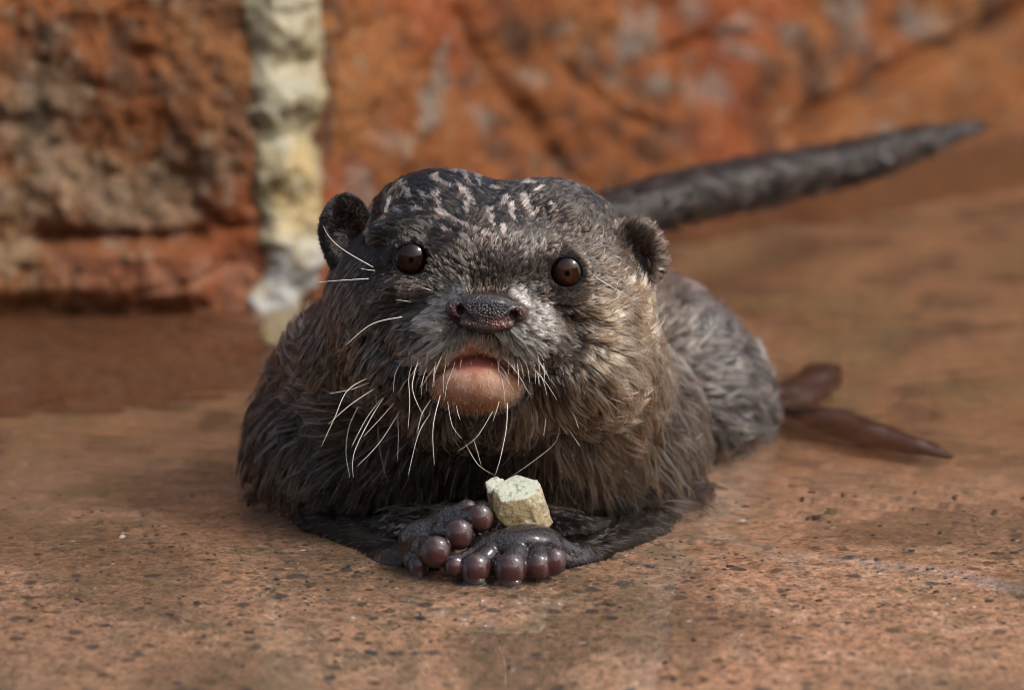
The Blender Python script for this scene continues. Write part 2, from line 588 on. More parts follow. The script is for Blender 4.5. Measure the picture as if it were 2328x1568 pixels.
m = NT("rust_rock")
o = m.obj()
fine = m.noise(420, 5, 0.65, vec=o)
c = m.mix(0.6, m.attr("col"), m.ramp(fine.outputs[0], [(0.33, (0.3, 0.28, 0.28)), (0.66, (1.5, 1.5, 1.5))]), 'MULTIPLY')
m.p(Base_Color=c, Roughness=0.6, Specular_IOR_Level=0.2, Normal=m.bump(fine.outputs[0], 0.7, 0.003))
M_ROCK = m.m
wall = bpy.data.objects.new("rock_wall", None)
sc.collection.objects.link(wall)
wall.location = on_level(700, 680)
tag(wall, "rust orange rock wall behind the otter, rising out of the pool", "rock wall")
w_, f_, c_ = rock(-2600, 650, -120, 650)
o_ = mesh_obj("rock_face", w_, f_, M_ROCK, wall, attrs={"col": c_})
tag(o_, "brown gravelly rock face with grey grit")
w_, f_, c_ = rock(640, 4200, 640, 2480)
o_ = mesh_obj("rock_face", w_, f_, M_ROCK, wall, attrs={"col": c_})
tag(o_, "orange rock face with grey lichen patches and a slanting crack")

# --- cream seam between the two faces
T = axis((-0.02, 0.19, 0.0011), (0.19, 0.375, 0.01)).astype(float)
A = np.linspace(-1, 1, 90)
t, a = np.meshgrid(T, A, indexing='ij')
wc = wall_point(np.full(t.shape, 645.0), t)
vv = PX(wc)[..., 1]
cen = np.interp(vv, [-400, 0, 250, 450, 560, 620, 690, 760], [618, 628, 645, 652, 668, 655, 640, 640])
hw = np.interp(vv, [-400, 0, 120, 300, 450, 540, 580, 630, 665, 700, 760], [80, 82, 92, 90, 88, 84, 70, 86, 105, 60, 50])
pw = np.stack([t * 130, np.sign(a) * 3.1, t * 0 + 3], -1)
hw = hw * (0.60 + 0.62 * fbm(pw, 4, 91, 0.65))
s = cen + a * hw
goal = s.copy()
for _ in range(4):
    s = s + (goal - PX(wall_point(s, t))[..., 0])
lump = fbm(np.stack([t * 75, s * 0.013, 0 * t], -1), 3, 93)
prof = np.sqrt(np.clip(1 - a ** 2, 0, 1))
thick = 0.011 * prof ** 0.7 * (0.3 + 1.4 * lump) - 0.004
thick *= np.interp(vv, [0, 540, 640, 720], [1, 1, 0.75, 0.5])
w0 = wall_point(s, t)
p0 = PX(w0)
rel, _ = wall_relief(w0.reshape(-1, 3), p0[..., 0].ravel(), p0[..., 1].ravel())
w_ = wall_point(s, t, thick + np.clip(rel.reshape(t.shape), -0.004, 0.02))
e1, e2 = fbm(w_ * 60, 4, 95), fbm(w_ * 200, 3, 97)
c = np.tile(np.array([0.33, 0.295, 0.195]), (*t.shape, 1))
yel = np.interp(vv, [0, 220, 330, 500, 560], [0.1, 0.35, 1, 0.9, 0])
c = lerp(c, np.array([0.42, 0.30, 0.12]), yel * sstep(0.3, 0.6, e1))
wht = np.interp(vv, [530, 590], [0, 1])
c = lerp(c, np.array([0.42, 0.42, 0.40]), wht * 0.85)
c = lerp(c, np.array([0.20, 0.17, 0.09]), sstep(0.45, 0.95, np.abs(a) + 0.7 * (e1 - 0.5)) * 0.8 * (1 - 0.6 * wht))
c = lerp(c, np.array([0.26, 0.20, 0.10]), sstep(0.5, 0.64, e2) * 0.7)
c = lerp(c, np.array([0.30, 0.22, 0.09]), sstep(690, 720, vv))
m = NT("cream_mineral_crust")
o = m.obj()
fine = m.noise(380, 4, 0.6, vec=o)
cc = m.mix(0.35, m.attr("col"), m.ramp(fine.outputs[0], [(0.35, (0.5, 0.48, 0.45)), (0.65, (1.3, 1.3, 1.3))]), 'MULTIPLY')
m.p(Base_Color=cc, Roughness=0.5, Normal=m.bump(fine.outputs[0], 0.5, 0.002))
o_ = mesh_obj("mortar_seam", w_.reshape(-1, 3), grid_faces(len(T), len(A))[:, ::-1], m.m, wall, attrs={"col": c.reshape(-1, 3)})
tag(o_, "lumpy cream and yellow mineral seam running down the rock")

# --- unseen rock bank added behind the camera to block low sky light
ea = np.linspace(-1, 1, 90)
ez = np.linspace(-0.06, 2.3, 60)
a_, z_ = np.meshgrid(ea, ez, indexing='ij')
ang_ = a_ * 62 * DEG
rr_ = 3.1 + 0.25 * z_
w_ = np.stack([rr_ * np.sin(ang_), 0.1 - rr_ * np.cos(ang_), z_], -1).reshape(-1, 3)
rel = 0.30 * (fbm(w_ * 1.6, 4, 141) - 0.5) + 0.08 * (fbm(w_ * 7, 3, 143) - 0.5)
w_[:, 0] -= rel * np.sin(ang_).ravel()
w_[:, 1] += rel * np.cos(ang_).ravel()
w_[:, 2] += np.where(z_.ravel() > 2.0, 0.5 * (fbm(w_ * 1.1, 3, 145) - 0.5), 0)
c_ = lerp(np.tile(np.array([0.12, 0.062, 0.030]), (len(w_), 1)), np.array([0.05, 0.045, 0.025]), sstep(0.4, 0.6, fbm(w_ * 3, 4, 147)))
bank = mesh_obj("sky_block_bank", w_, grid_faces(90, 60), M_ROCK, attrs={"col": c_})
tag(bank, "added dark brown rock bank behind the camera, out of view, blocking low sky light", "rock bank")
# ------------------------------------------------------------------ the otter
EYES = ((934, 590, 209, 58, 38), (1287, 619, 211, 56, 36))   # u, v, d, ball radius, opening
otter = bpy.data.objects.new("otter", None)
sc.collection.objects.link(otter)
otter.location = W((1110, 1200, 700))
tag(otter, "wet brown otter lying in the shallow pool, chin up, clutching a pale stone", "otter")

STRIPS = [(850, 455, 838, 552, 6), (885, 460, 867, 512, 5), (915, 418, 940, 460, 9), (906, 475, 917, 486, 6), (992, 442, 1006, 490, 9), (944, 479, 999, 482, 5), (999, 482, 1058, 512, 6),
          (1058, 512, 1085, 528, 6), (988, 404, 1023, 426, 7), (1027, 387, 1034, 391, 6), (1061, 391, 1067, 418, 9), (1043, 426, 1080, 464, 8), (1094, 400, 1092, 422, 8), (1065, 468, 1065, 490, 7),
          (1113, 482, 1119, 519, 9), (1096, 530, 1128, 554, 6), (1056, 537, 1076, 560, 6), (1160, 468, 1167, 501, 7), (1189, 451, 1204, 492, 9), (1204, 492, 1222, 479, 6), (1123, 429, 1152, 433, 5),
          (1187, 415, 1215, 420, 5), (1215, 435, 1229, 427, 5), (960, 440, 972, 458, 5), (1140, 520, 1150, 545, 6), (1010, 520, 1030, 540, 5), (1250, 470, 1262, 490, 5), (1150, 450, 1140, 470, 6)]

def strip_d(u, v):
    """how far inside a wet parting (positive inside, px)"""
    best = np.full(len(u), -1e9)
    for (a, b, c, d, w) in STRIPS:
        t = np.clip(((u - a) * (c - a) + (v - b) * (d - b)) / ((c - a) ** 2 + (d - b) ** 2), 0, 1)
        best = np.maximum(best, w * (0.95 - 0.6 * t) - np.hypot(u - a - t * (c - a), v - b - t * (d - b)))
    return best


# ---- body and head: one continuous skin
F = Field(axis((525, 700, 9), (700, 1500, 5), (1500, 1850, 9)),
          axis((360, 950, 5), (950, 1420, 9)),
          axis((-40, 520, 5), (520, 2250, 13)))
F.ell((1250, 860, 1500), (420, 300, 520), 60)
F.ell((1455, 945, 1450), (300, 292, 430), 60)
F.ell((1090, 1030, 730), (430, 245, 330), 60)
F.ell((805, 1015, 850), (232, 262, 370), 60)
F.ell((1350, 1010, 890), (235, 270, 370), 60)
F.ell((1110, 900, 640), (350, 290, 330), 60)
F.ell((1350, 850, 590), (135, 180, 240), 70)
F.ell((815, 830, 600), (140, 170, 240), 70)
F.ell((800, 860, 760), (140, 170, 260), 60)
F.ell((1095, 1222, 500), (290, 75, 230), 30)
F.cap([(640, 1160, 820), (740, 1245, 560), (880, 1285, 260), (965, 1280, 40)], [60, 58, 44, 34], 25)
F.cap([(1540, 1130, 850), (1450, 1250, 480), (1330, 1286, 180), (1255, 1270, 30)], [62, 56, 44, 34], 25)
# head
F.ell((1108, 645, 500), (335, 222, 430), 30, roll=4)
F.ell((1005, 502, 470), (165, 116, 250), 40)
F.ell((1240, 522, 480), (160, 116, 250), 40)
F.ell((905, 720, 430), (156, 180, 280), 70)
F.ell((1322, 740, 430), (134, 190, 280), 70)
F.ell((930, 830, 340), (125, 115, 220), 40)
F.ell((1295, 835, 340), (145, 125, 220), 40)
F.ell((1105, 725, 185), (165, 100, 180), 35)
F.ell((1110, 630, 190), (120, 90, 120), 40)
F.ell((1005, 762, 150), (112, 76, 122), 25)
F.ell((1183, 768, 150), (108, 76, 122), 25)
F.ell((1084, 868, 196), (122, 80, 146), 14)
F.ell((1084, 930, 300), (170, 80, 180), 40)
# brows
F.ell((930, 522, 262), (95, 36, 90), 40, roll=-8)
F.ell((935, 660, 190), (85, 35, 90), 30)
F.ell((1295, 690, 195), (80, 35, 90), 30)
# dents beside the nose bridge and under the nose
F.ell((1010, 655, 20), (40, 30, 60), 25, cut=True)
F.ell((1215, 668, 20), (36, 30, 60), 25, cut=True)
for (u, v, d, r, op) in EYES:
    F.ell((u, v, d), (r + 5, r + 4, (r + 4) / KD), 12)
    F.ell((u, v, d - 85), (op, op * 0.95, 100), 4, cut=True)
# mouth slit between the upper lip pads and the chin
F.cap([(985, 858, 70), (1040, 822, 35), (1084, 806, 25), (1130, 822, 35), (1185, 860, 72)], [9, 9, 9, 9, 9], 7, cut=True)
BV, BQ = F.mesh(2)

def skin_attrs(V):
    u, v, d = V.T
    dark = np.array([0.030, 0.019, 0.013])
    col = np.tile(dark, (len(V), 1))
    crown = sstep(700, 560, v) * (d < 700)
    tan = np.array([0.22, 0.16, 0.125])
    st = sstep(-5, 1, strip_d(u, v))
    col = col + (tan - col) * (crown * 0.9 * st)[:, None]
    e = ((u - 1084) / 108) ** 2 + ((v - 868) / 72) ** 2
    e2 = ((u - 1078) / 34) ** 2 + ((v - 788) / 24) ** 2
    tri = sstep(8, -8, np.abs(u - 1080) - (v - 758) * 1.05) * sstep(842, 832, v) * sstep(755, 770, v)
    pink = np.maximum(sstep(1.25, 0.75, e), tri) * (d < 300)
    n = fbm(V / 30.0, 3, 5)
    pc = np.array([0.36, 0.17, 0.105]) + (np.array([0.47, 0.29, 0.20]) - np.array([0.36, 0.17, 0.105])) * sstep(0.35, 0.7, n)[:, None]
    red = sstep(852, 828, v) * sstep(806, 816, v) * sstep(1.1, 0.5, ((u - 1100) / 80) ** 2)
    pc = pc + (np.array([0.30, 0.09, 0.065]) - pc) * red[:, None]  # red of the lip, with shade under the upper lip painted in
    lip = np.exp(-((v - np.interp(u, [985, 1040, 1084, 1130, 1185], [858, 822, 806, 822, 860])) / 7.0) ** 2)
    pc = pc + (np.array([0.10, 0.03, 0.022]) - pc) * (0.85 * lip)[:, None]
    brn = sstep(895, 930, v)
    pc = pc + (np.array([0.28, 0.12, 0.05]) - pc) * brn[:, None]
    col = col + (pc - col) * pink[:, None]
    for (eu, ev, ed, r, op) in EYES:
        m = sstep(op + 18, op + 9, np.hypot(u - eu, v - ev)) * (d < 330)
        col = col + (np.array([0.009, 0.007, 0.006]) - col) * m[:, None]
    return col, pink

bcol, bpink = skin_attrs(BV)
m = NT("otter_skin")
nz = m.noise(900, 3, vec=m.obj())
m.p(Base_Color=m.attr("col"), Roughness=0.7, Specular_IOR_Level=0.12, Subsurface_Weight=0.0,
    Normal=m.bump(nz.outputs[0], 0.3, 0.0006))
M_SKIN = m.m
body = mesh_obj("body", W(BV), BQ, M_SKIN, otter, attrs={"col": bcol}, closed=True)
# ---- eyes
def sphere(c, r, nu=48, nv=32):
    th = np.linspace(0, math.pi, nv + 1)
    ph = np.linspace(0, 2 * math.pi, nu, endpoint=False)
    t, p_ = np.meshgrid(th, ph, indexing='ij')
    v = np.stack([np.sin(t) * np.cos(p_), np.sin(t) * np.sin(p_), -np.cos(t)], -1)
    v = v.reshape(-1, 3) * np.asarray(r) + np.asarray(c)
    i, j = np.meshgrid(np.arange(nv), np.arange(nu), indexing='ij')
    a = i * nu + j
    b = i * nu + (j + 1) % nu
    f = np.stack([a, b, b + nu, a + nu], -1).reshape(-1, 4)
    return v, f

def local_mesh(name, Vw, Q, mat, parent, origin, attrs=None):
    o = mesh_obj(name, np.asarray(Vw) - np.asarray(origin), Q, mat, None, attrs=attrs, closed=True)
    o.location = origin
    o.parent = parent
    o.matrix_parent_inverse = Matrix.Translation(-parent.location)
    return o

for k, (u, v, d, r, op) in enumerate(EYES):
    m = NT("eye_shaded_iris" if k == 0 else "eye_lit_iris")
    sv_, sf_ = sphere((u, v, d), (r, r, r / KD))
    rel = (sv_ - np.array([u, v, d])) / (op * 1.12)
    iris_c = (0.02, 0.03) if k == 0 else (0.06, 0.06)
    rr = np.hypot(rel[:, 0] - iris_c[0], rel[:, 1] - iris_c[1])
    rad = m.attr("rad", "Fac")
    nz = m.noise(2500, 2, vec=m.obj())
    rad2 = m.math('ADD', rad, m.math('MULTIPLY', m.math('SUBTRACT', nz.outputs[0], 0.5), 0.05))
    ir = (0.014, 0.006, 0.004) if k == 0 else (0.028, 0.011, 0.005)  # one iris colour, painted lighter for the second eye as if lit
    ir2 = tuple(x * 1.4 for x in ir)
    colr = m.ramp(rad2, [(0.0, (0.002, 0.002, 0.002)), (0.13, (0.003, 0.002, 0.002)), (0.19, ir2), (0.45, ir), (0.68, tuple(x * 0.7 for x in ir)), (0.78, (0.004, 0.003, 0.003))])
    m.p(Base_Color=colr, Roughness=0.35, Specular_IOR_Level=0.0, Coat_Weight=1.0, Coat_Roughness=0.01, Coat_IOR=1.36)
    o_ = local_mesh("eye", W(sv_), sf_, m.m, otter, W((u, v, d)), {"rad": rr})

# ---- nose
N = Field(axis((985, 1225, 1.7)), axis((640, 780, 1.7)), axis((-60, 90, 1.7)))
N.ell((1106, 708, 22), (74, 34, 44), 5, roll=3)
N.ell((1106, 690, 14), (58, 20, 38), 12, roll=3)
N.ell((1040, 700, 34), (28, 22, 32), 10)
N.ell((1176, 708, 34), (26, 22, 32), 10)
N.ell((1104, 738, 22), (42, 20, 34), 12)
N.ell((1066, 735, 16), (22, 12, 22), 8)
N.ell((1146, 738, 16), (22, 12, 22), 8)
N.cap([(1022, 690, -2), (1040, 704, -10), (1064, 724, -10)], [8, 13, 10], 5, cut=True)
N.cap([(1194, 698, -2), (1174, 716, -10), (1150, 730, -10)], [8, 13, 10], 5, cut=True)
N.cap([(1042, 702, -8), (1058, 712, 45)], [12, 8], 5, cut=True)
N.cap([(1172, 714, -8), (1156, 722, 45)], [12, 8], 5, cut=True)
NV, NQ = N.mesh(1)
u, v, d = NV.T
nc = np.tile(np.array([0.016, 0.014, 0.016]), (len(NV), 1))
low = sstep(705, 735, v)
nc = lerp(nc, np.array([0.050, 0.020, 0.018]), low * 0.9)
nc = lerp(nc, np.array([0.22, 0.095, 0.085]), np.exp(-(((u - 1138) / 16) ** 2 + ((v - 737) / 13) ** 2)))
nc = lerp(nc, np.array([0.075, 0.028, 0.024]), np.exp(-(((u - 1030) / 26) ** 2 + ((v - 706) / 20) ** 2)))
nc = lerp(nc, np.array([0.075, 0.028, 0.020]), np.exp(-(((u - 1190) / 22) ** 2 + ((v - 712) / 20) ** 2)))
m = NT("nose_leather")
vo = m.voro(1250, vec=m.obj())
peb = m.ramp(vo.outputs["Distance"], [(0.0, 1.0), (0.75, 0.0)])
m.p(Base_Color=m.attr("col"), Roughness=0.36, Specular_IOR_Level=0.6, Coat_Weight=0.35, Coat_Roughness=0.22,
    Normal=m.bump(peb, 0.9, 0.0006))
nose = local_mesh("nose", W(NV), NQ, m.m, otter, W((1106, 710, 20)), {"col": nc})

# ---- ears
EARS = []
for k in (0, 1):
    if k == 0:
        E = Field(axis((700, 880, 3)), axis((425, 650, 3)), axis((300, 470, 3)))
        E.ell((784, 522, 395), (57, 80, 26), 5, roll=4)
        E.ell((800, 590, 400), (48, 60, 40), 25)
        E.ell((845, 560, 400), (45, 60, 40), 25)
        E.ell((780, 526, 352), (48, 70, 28), 6, cut=True, roll=6)
        org = (790, 590, 400)
    else:
        E = Field(axis((1370, 1530, 3)), axis((485, 680, 3)), axis((300, 470, 3)))
        E.ell((1452, 574, 400), (48, 68, 34), 5, roll=-14)
        E.ell((1430, 610, 405), (45, 55, 40), 25)
        E.ell((1448, 588, 358), (28, 52, 34), 8, cut=True, roll=-20)
        org = (1440, 620, 400)
    V_, Q_ = E.mesh(1)
    EARS.append((V_, Q_))
    ec = np.tile(np.array([0.026, 0.016, 0.012]), (len(V_), 1))
    o_ = local_mesh("ear", W(V_), Q_, M_SKIN, otter, W(org), {"col": ec})

# ---- forepaws
m = NT("wet_paw_skin")
o = m.obj()
wr = m.noise(520, 4, 0.62, vec=o)
wv = m.voro(1100, vec=o)
hh = m.math('ADD', m.math('MULTIPLY', wr.outputs[0], 1.4), m.math('MULTIPLY', wv.outputs["Distance"], 0.5))
hh = m.math('MULTIPLY', hh, m.attr("wrinkle", "Fac"))
m.p(Base_Color=m.attr("col"), Roughness=0.42, Specular_IOR_Level=0.3, Coat_Weight=0.8, Coat_Roughness=0.05,
    Normal=m.bump(hh, 0.85, 0.0018))
M_PAW = m.m
PAWS = []
P = Field(axis((820, 1150, 2.4)), axis((1110, 1340, 2.4)), axis((-150, 225, 2.4)))
P.cap([(862, 1288, 190), (900, 1275, 110), (955, 1242, 30)], [24, 34, 40], 12)
P.ell((978, 1222, 30), (72, 46, 56), 16)
L_DIG = [((1000, 1192, 40), (1050, 1180, 5), (1090, 1176, -28), (24, 24, 31)),
         ((975, 1212, 20), (1008, 1208, -30), (1043, 1212, -66), (25, 24, 33)),
         ((940, 1238, 10), (962, 1244, -45), (990, 1252, -88), (28, 28, 35)),
         ((985, 1190, 60), (1020, 1172, 40), (1062, 1160, 16), (22, 21, 25)),
         ((925, 1256, 20), (940, 1272, -30), (952, 1284, -55), (24, 22, 24))]
for a, b, c, (ra, rb, rc) in L_DIG:
    P.cap([a, b, c, (c[0], c[1] + 9, c[2] - 7)], [ra, rb, rc * 0.97, rc * 0.86], 7)
PAWS.append((P, L_DIG, (930, 1260, 60)))
P = Field(axis((985, 1385, 2.4)), axis((1150, 1350, 2.4)), axis((-170, 225, 2.4)))
P.cap([(1345, 1288, 180), (1310, 1276, 110), (1250, 1244, 30)], [22, 32, 36], 12)
P.ell((1162, 1240, -28), (100, 42, 66), 16, roll=-6)
P.ell((1205, 1226, 0), (70, 36, 56), 16)
P.ell((1240, 1246, -30), (40, 32, 45), 14)
R_DIG = [((1135, 1232, -20), (1075, 1262, -70), (1032, 1283, -104), (20, 18, 22)),
         ((1145, 1230, -30), (1108, 1264, -85), (1081, 1292, -112), (24, 24, 35)),
         ((1185, 1236, -40), (1172, 1264, -92), (1160, 1293, -122), (27, 27, 38)),
         ((1220, 1240, -40), (1226, 1264, -88), (1222, 1285, -112), (26, 26, 30)),
         ((1238, 1244, -30), (1252, 1262, -75), (1258, 1274, -100), (26, 26, 30))]
for a, b, c, (ra, rb, rc) in R_DIG:
    P.cap([a, b, c, (c[0], c[1] + 9, c[2] - 7)], [ra, rb, rc * 0.97, rc * 0.86], 7)
PAWS.append((P, R_DIG, (1270, 1255, 60)))
for P, DIG, org in PAWS:
    V_, Q_ = P.mesh(1)
    pc = np.tile(np.array([0.016, 0.010, 0.010]), (len(V_), 1))
    wk = np.ones(len(V_))
    for a, b, c, rr in DIG:
        dd = np.linalg.norm(V_ - np.array(c) - np.array([4, 6, -12]), axis=1)
        wk = np.minimum(wk, 1 - 0.9 * sstep(rr[2] * 1.35, rr[2] * 0.9, dd))
        pc = lerp(pc, np.array([0.066, 0.017, 0.013]), sstep(rr[2] * 1.25, rr[2] * 0.5, dd) * 0.9)
    pc *= (0.75 + 0.5 * fbm(V_ / 14, 3, 33))[:, None]
    local_mesh("forepaw", W(V_), Q_, M_PAW, otter, W(org), {"col": pc, "wrinkle": wk})

# ---- tail
T_PTS = np.array([(1250, 620, 1850), (1330, 540, 1980), (1440, 482, 2180), (1590, 436, 2450), (1770, 402, 2750), (1950, 364, 3030), (2110, 318, 3300), (2240, 284, 3520)], float)
T_RAD = np.array([85, 72, 58, 53, 49, 43, 28, 7], float)
def catmull(P_, n):
    P_ = np.asarray(P_, float)
    if P_.ndim == 1:
        P_ = P_[:, None]
    x = np.linspace(0, len(P_) - 1, n)
    i = np.clip(x.astype(int), 0, len(P_) - 2)
    t = (x - i)[:, None]
    p0, p1, p2, p3 = P_[np.maximum(i - 1, 0)], P_[i], P_[i + 1], P_[np.minimum(i + 2, len(P_) - 1)]
    return 0.5 * (2 * p1 + (p2 - p0) * t + (2 * p0 - 5 * p1 + 4 * p2 - p3) * t ** 2 + (3 * p1 - p0 - 3 * p2 + p3) * t ** 3)

def tube(c, r, sides=8, flat=1.0):
    """closed tapered tube: centre line c (n, 3), radii r (n,)"""
    n = len(c)
    t = np.gradient(c, axis=0)
    t /= np.linalg.norm(t, axis=1)[:, None] + 1e-12
    up = np.array([0.1, 0.2, 1.0])
    a = np.cross(t, up)
    a /= np.linalg.norm(a, axis=1)[:, None] + 1e-12
    b = np.cross(a, t)
    ph = np.linspace(0, 2 * math.pi, sides, endpoint=False)
    v = c[:, None] + r[:, None, None] * (np.cos(ph)[None, :, None] * a[:, None] + flat * np.sin(ph)[None, :, None] * b[:, None])
    v = v.reshape(-1, 3)
    i, j = np.meshgrid(np.arange(n - 1), np.arange(sides), indexing='ij')
    q = i * sides + j
    w = i * sides + (j + 1) % sides
    f = np.stack([q, q + sides, w + sides, w], -1).reshape(-1, 4)
    # end caps as fans of degenerate-free quads
    v = np.concatenate([v, c[:1], c[-1:]])
    e0, e1 = n * sides, n * sides + 1
    cap = []
    for k in range(0, sides, 2):
        k1, k2 = (k + 1) % sides, (k + 2) % sides
        cap.append((e0, k, k1, k2))
        L_ = (n - 1) * sides
        cap.append((e1, L_ + k2, L_ + k1, L_ + k))
    return v, np.concatenate([f, np.array(cap)])

tc, tr = catmull(T_PTS, 90), catmull(T_RAD, 90)[:, 0]
TV, TQ = tube(W(tc), np.maximum(tr, 4) * S * (1 + tc[:, 2] * S / D0), 28, 0.9)
m = NT("wet_tail_fur_skin")
nz = m.noise(120, 2, vec=m.obj())
m.p(Base_Color=m.ramp(nz.outputs[0], [(0.35, (0.020, 0.013, 0.010)), (0.7, (0.042, 0.031, 0.025))]), Roughness=0.36, Specular_IOR_Level=0.6,
    Normal=m.bump(nz.outputs[0], 0.5, 0.002))
tail = local_mesh("tail", TV, TQ, m.m, otter, W((1330, 560, 1980)))

# ---- hind leg and webbed foot, under water
H = Field(axis((1560, 2260, 6)), axis((780, 1180, 6)), axis((1150, 2300, 9)))
DD = lambda pts: [(u_, v_ + 42, (V0 - v_) / 0.231 + 110) for u_, v_ in pts]
H.cap([(1620, 960, 1560)] + DD([(1790, 905), (1855, 868), (1868, 842)]), [95, 66, 54, 46], 22)
H.cap(DD([(1868, 842), (1850, 900), (1815, 935)]), [40, 36, 34], 20)
H.cap(DD([(1805, 935), (1890, 962), (1985, 996), (2080, 1022), (2155, 1043)]), [46, 66, 64, 42, 14], 16)
for q in ((1900, 950), (1905, 985)):
    H.cap(DD([q, (2130, 1022 + (q[1] - 950) * 0.55)]), [22, 10], 12)
HV, HQ = H.mesh(2)
m = NT("wet_foot_skin")
nz = m.noise(300, 4, vec=m.obj())
m.p(Base_Color=m.ramp(nz.outputs[0], [(0.3, (0.028, 0.012, 0.007)), (0.7, (0.070, 0.028, 0.014))]), Roughness=0.4)
local_mesh("hind_foot", W(HV), HQ, m.m, otter, W((1800, 950, 1650)))

# ---- whiskers (each a tapered strand rooted in the skin)
front = BV[BV[:, 2] < 700]
def skin_d(u, v):
    k = np.hypot(front[:, 0] - u, front[:, 1] - v)
    near = front[k < 12]
    return near[:, 2].min() if len(near) else 200.0
R2 = lambda x, y: (698.4 + 0.3667 * x, 659.6 + 0.3667 * y)
R1 = lambda x, y: (698.4 + 0.3667 * x, 349.2 + 0.3667 * y)
WH = [[(590, 430), (545, 520), (535, 630)], [(660, 430), (630, 540), (636, 690), (625, 860)], [(700, 390), (655, 560), (665, 660), (725, 785)],
      [(745, 460), (715, 560), (700, 605)], [(735, 520), (738, 570), (740, 625)], [(800, 430), (785, 520), (788, 595)], [(865, 390), (858, 430), (853, 465)],
      [(395, 535), (250, 620), (170, 790), (88, 968)], [(450, 590), (280, 700), (130, 830)], [(340, 680), (265, 830), (240, 1000), (265, 1160)],
      [(470, 660), (370, 790), (275, 970)], [(490, 640), (390, 800), (290, 1010), (285, 1160)], [(545, 690), (440, 810), (345, 910)],
      [(575, 745), (480, 900), (400, 1000), (310, 1090)], [(440, 830), (445, 960), (490, 1164)], [(770, 755), (690, 890), (625, 1150)],
      [(825, 650), (780, 850), (788, 1085)], [(765, 680), (710, 770), (685, 880)], [(1240, 700), (1235, 850), (1200, 1030), (1168, 1140)],
      [(1300, 430), (1310, 520), (1307, 600)], [(1355, 440), (1370, 500), (1380, 575)], [(1415, 480), (1432, 535), (1445, 595)], [(1465, 440), (1470, 510), (1468, 580)],
      [(1400, 570), (1385, 630), (1355, 690)], [(1425, 365), (1445, 400), (1467, 437)], [(1370, 390), (1385, 412), (1403, 437)],
      [(1620, 715), (1660, 790), (1682, 855)], [(1575, 800), (1640, 890), (1690, 965)], [(1480, 720), (1478, 810), (1465, 900)],
      [(1565, 810), (1540, 940), (1400, 1060), (1270, 1150)], [(1190, 690), (1172, 750), (1150, 815)], [(1150, 750), (1050, 910), (930, 1000)],
      [(870, 690), (900, 840), (960, 920)], [(925, 715), (935, 765), (950, 805)], [(1025, 900), (1055, 1000), (1080, 1090)], [(970, 930), (1060, 1080), (1170, 1150)],
      [(590, 165), (400, 210), (240, 340)], [(135, 640), (270, 615), (390, 570)][::-1], [(560, 760), (565, 900), (560, 1060)],
      [(955, 430), (952, 455), (950, 480)], [(1015, 440), (1016, 458), (1015, 475)], [(1185, 430), (1188, 470), (1182, 510)], [(915, 445), (911, 460), (908, 478)], [(1145, 450), (1146, 465), (1145, 480)]]
WH = [[R2(*p) for p in w] for w in WH]
WH += [[R1(*p) for p in w] for w in ([(410, 705), (230, 600), (140, 520), (100, 450)], [(380, 775), (220, 785), (65, 797)], [(550, 905), (600, 912), (655, 920)][::-1],
       [(700, 825), (740, 838), (780, 850)][::-1], [(1785, 765), (1860, 810), (1930, 850), (1975, 870)], [(420, 725), (375, 720), (330, 712)])]
_rw = np.random.default_rng(5)
for _ in range(26):
    sd = _rw.choice([-1, 1])
    a0 = np.array([1084 + sd * _rw.uniform(40, 150), _rw.uniform(790, 850)])
    ln_ = _rw.uniform(30, 110)
    th_ = (90 - sd * _rw.uniform(2, 38)) * DEG
    dv_ = np.array([math.cos(th_), math.sin(th_)]) * ln_
    WH.append([tuple(a0), tuple(a0 + dv_ * 0.5 + np.array([sd * ln_ * 0.05, 0])), tuple(a0 + dv_)])
M_WH = NT("whisker_keratin").p(Base_Color=(0.80, 0.74, 0.64), Roughness=0.3, Specular_IOR_Level=0.6).m
for k, w in enumerate(WH):
    w = np.array(w, float)
    d0 = skin_d(*w[0]) + 6
    ln = np.concatenate([[0], np.cumsum(np.hypot(*np.diff(w, axis=0).T))])
    far = 0.35 * ln
    cen_ = catmull(np.column_stack([w, d0 - far]), 14)
    tk = 1.15 if ln[-1] > 60 else 0.95
    if k in (14, 29, 31, 32, 34, 35, 38) or k >= 50:
        tk = 0.7
    rad_ = tk * (1 - 0.75 * np.linspace(0, 1, 14)) * S
    cw_ = W(cen_)
    v_, f_ = tube(cw_, rad_, 6)
    local_mesh("whisker", v_, f_, M_WH, otter, cw_[0])
# ------------------------------------------------------------------ the stone in the paws
import bmesh
ST = [  # top face ring, then the lower ring: (u, v, d)
    (1122, 1110, 10), (1150, 1088, 62), (1174, 1079, 82), (1222, 1089, 72), (1228, 1096, 50), (1216, 1121, 8), (1196, 1134, -16), (1142, 1141, -20),
    (1104, 1094, 48), (1132, 1081, 78), (1108, 1118, 30),
    (1121, 1162, -4), (1130, 1178, -10), (1234, 1217, -2), (1257, 1187, 18), (1252, 1172, 30), (1240, 1140, 48), (1160, 1205, 0), (1112, 1150, 60), (1240, 1200, 60), (1150, 1200, 80)]
org = W((1180, 1150, 30))

def hull_planes(points):
    bm = bmesh.new()
    for p in points:
        bm.verts.new(W(p) - org)
    bmesh.ops.convex_hull(bm, input=list(bm.verts))
    ctr_ = np.mean([W(p) - org for p in points], 0)
    pl = []
    for f_ in bm.faces:
        a, b, c = (np.array(v_.co) for v_ in f_.verts[:3])
        n = np.cross(b - a, c - a)
        if np.linalg.norm(n) > 1e-14:
            n /= np.linalg.norm(n)
            if n @ (a - ctr_) < 0:
                n = -n
            pl.append((n, n @ a))
    bm.free()
    return pl

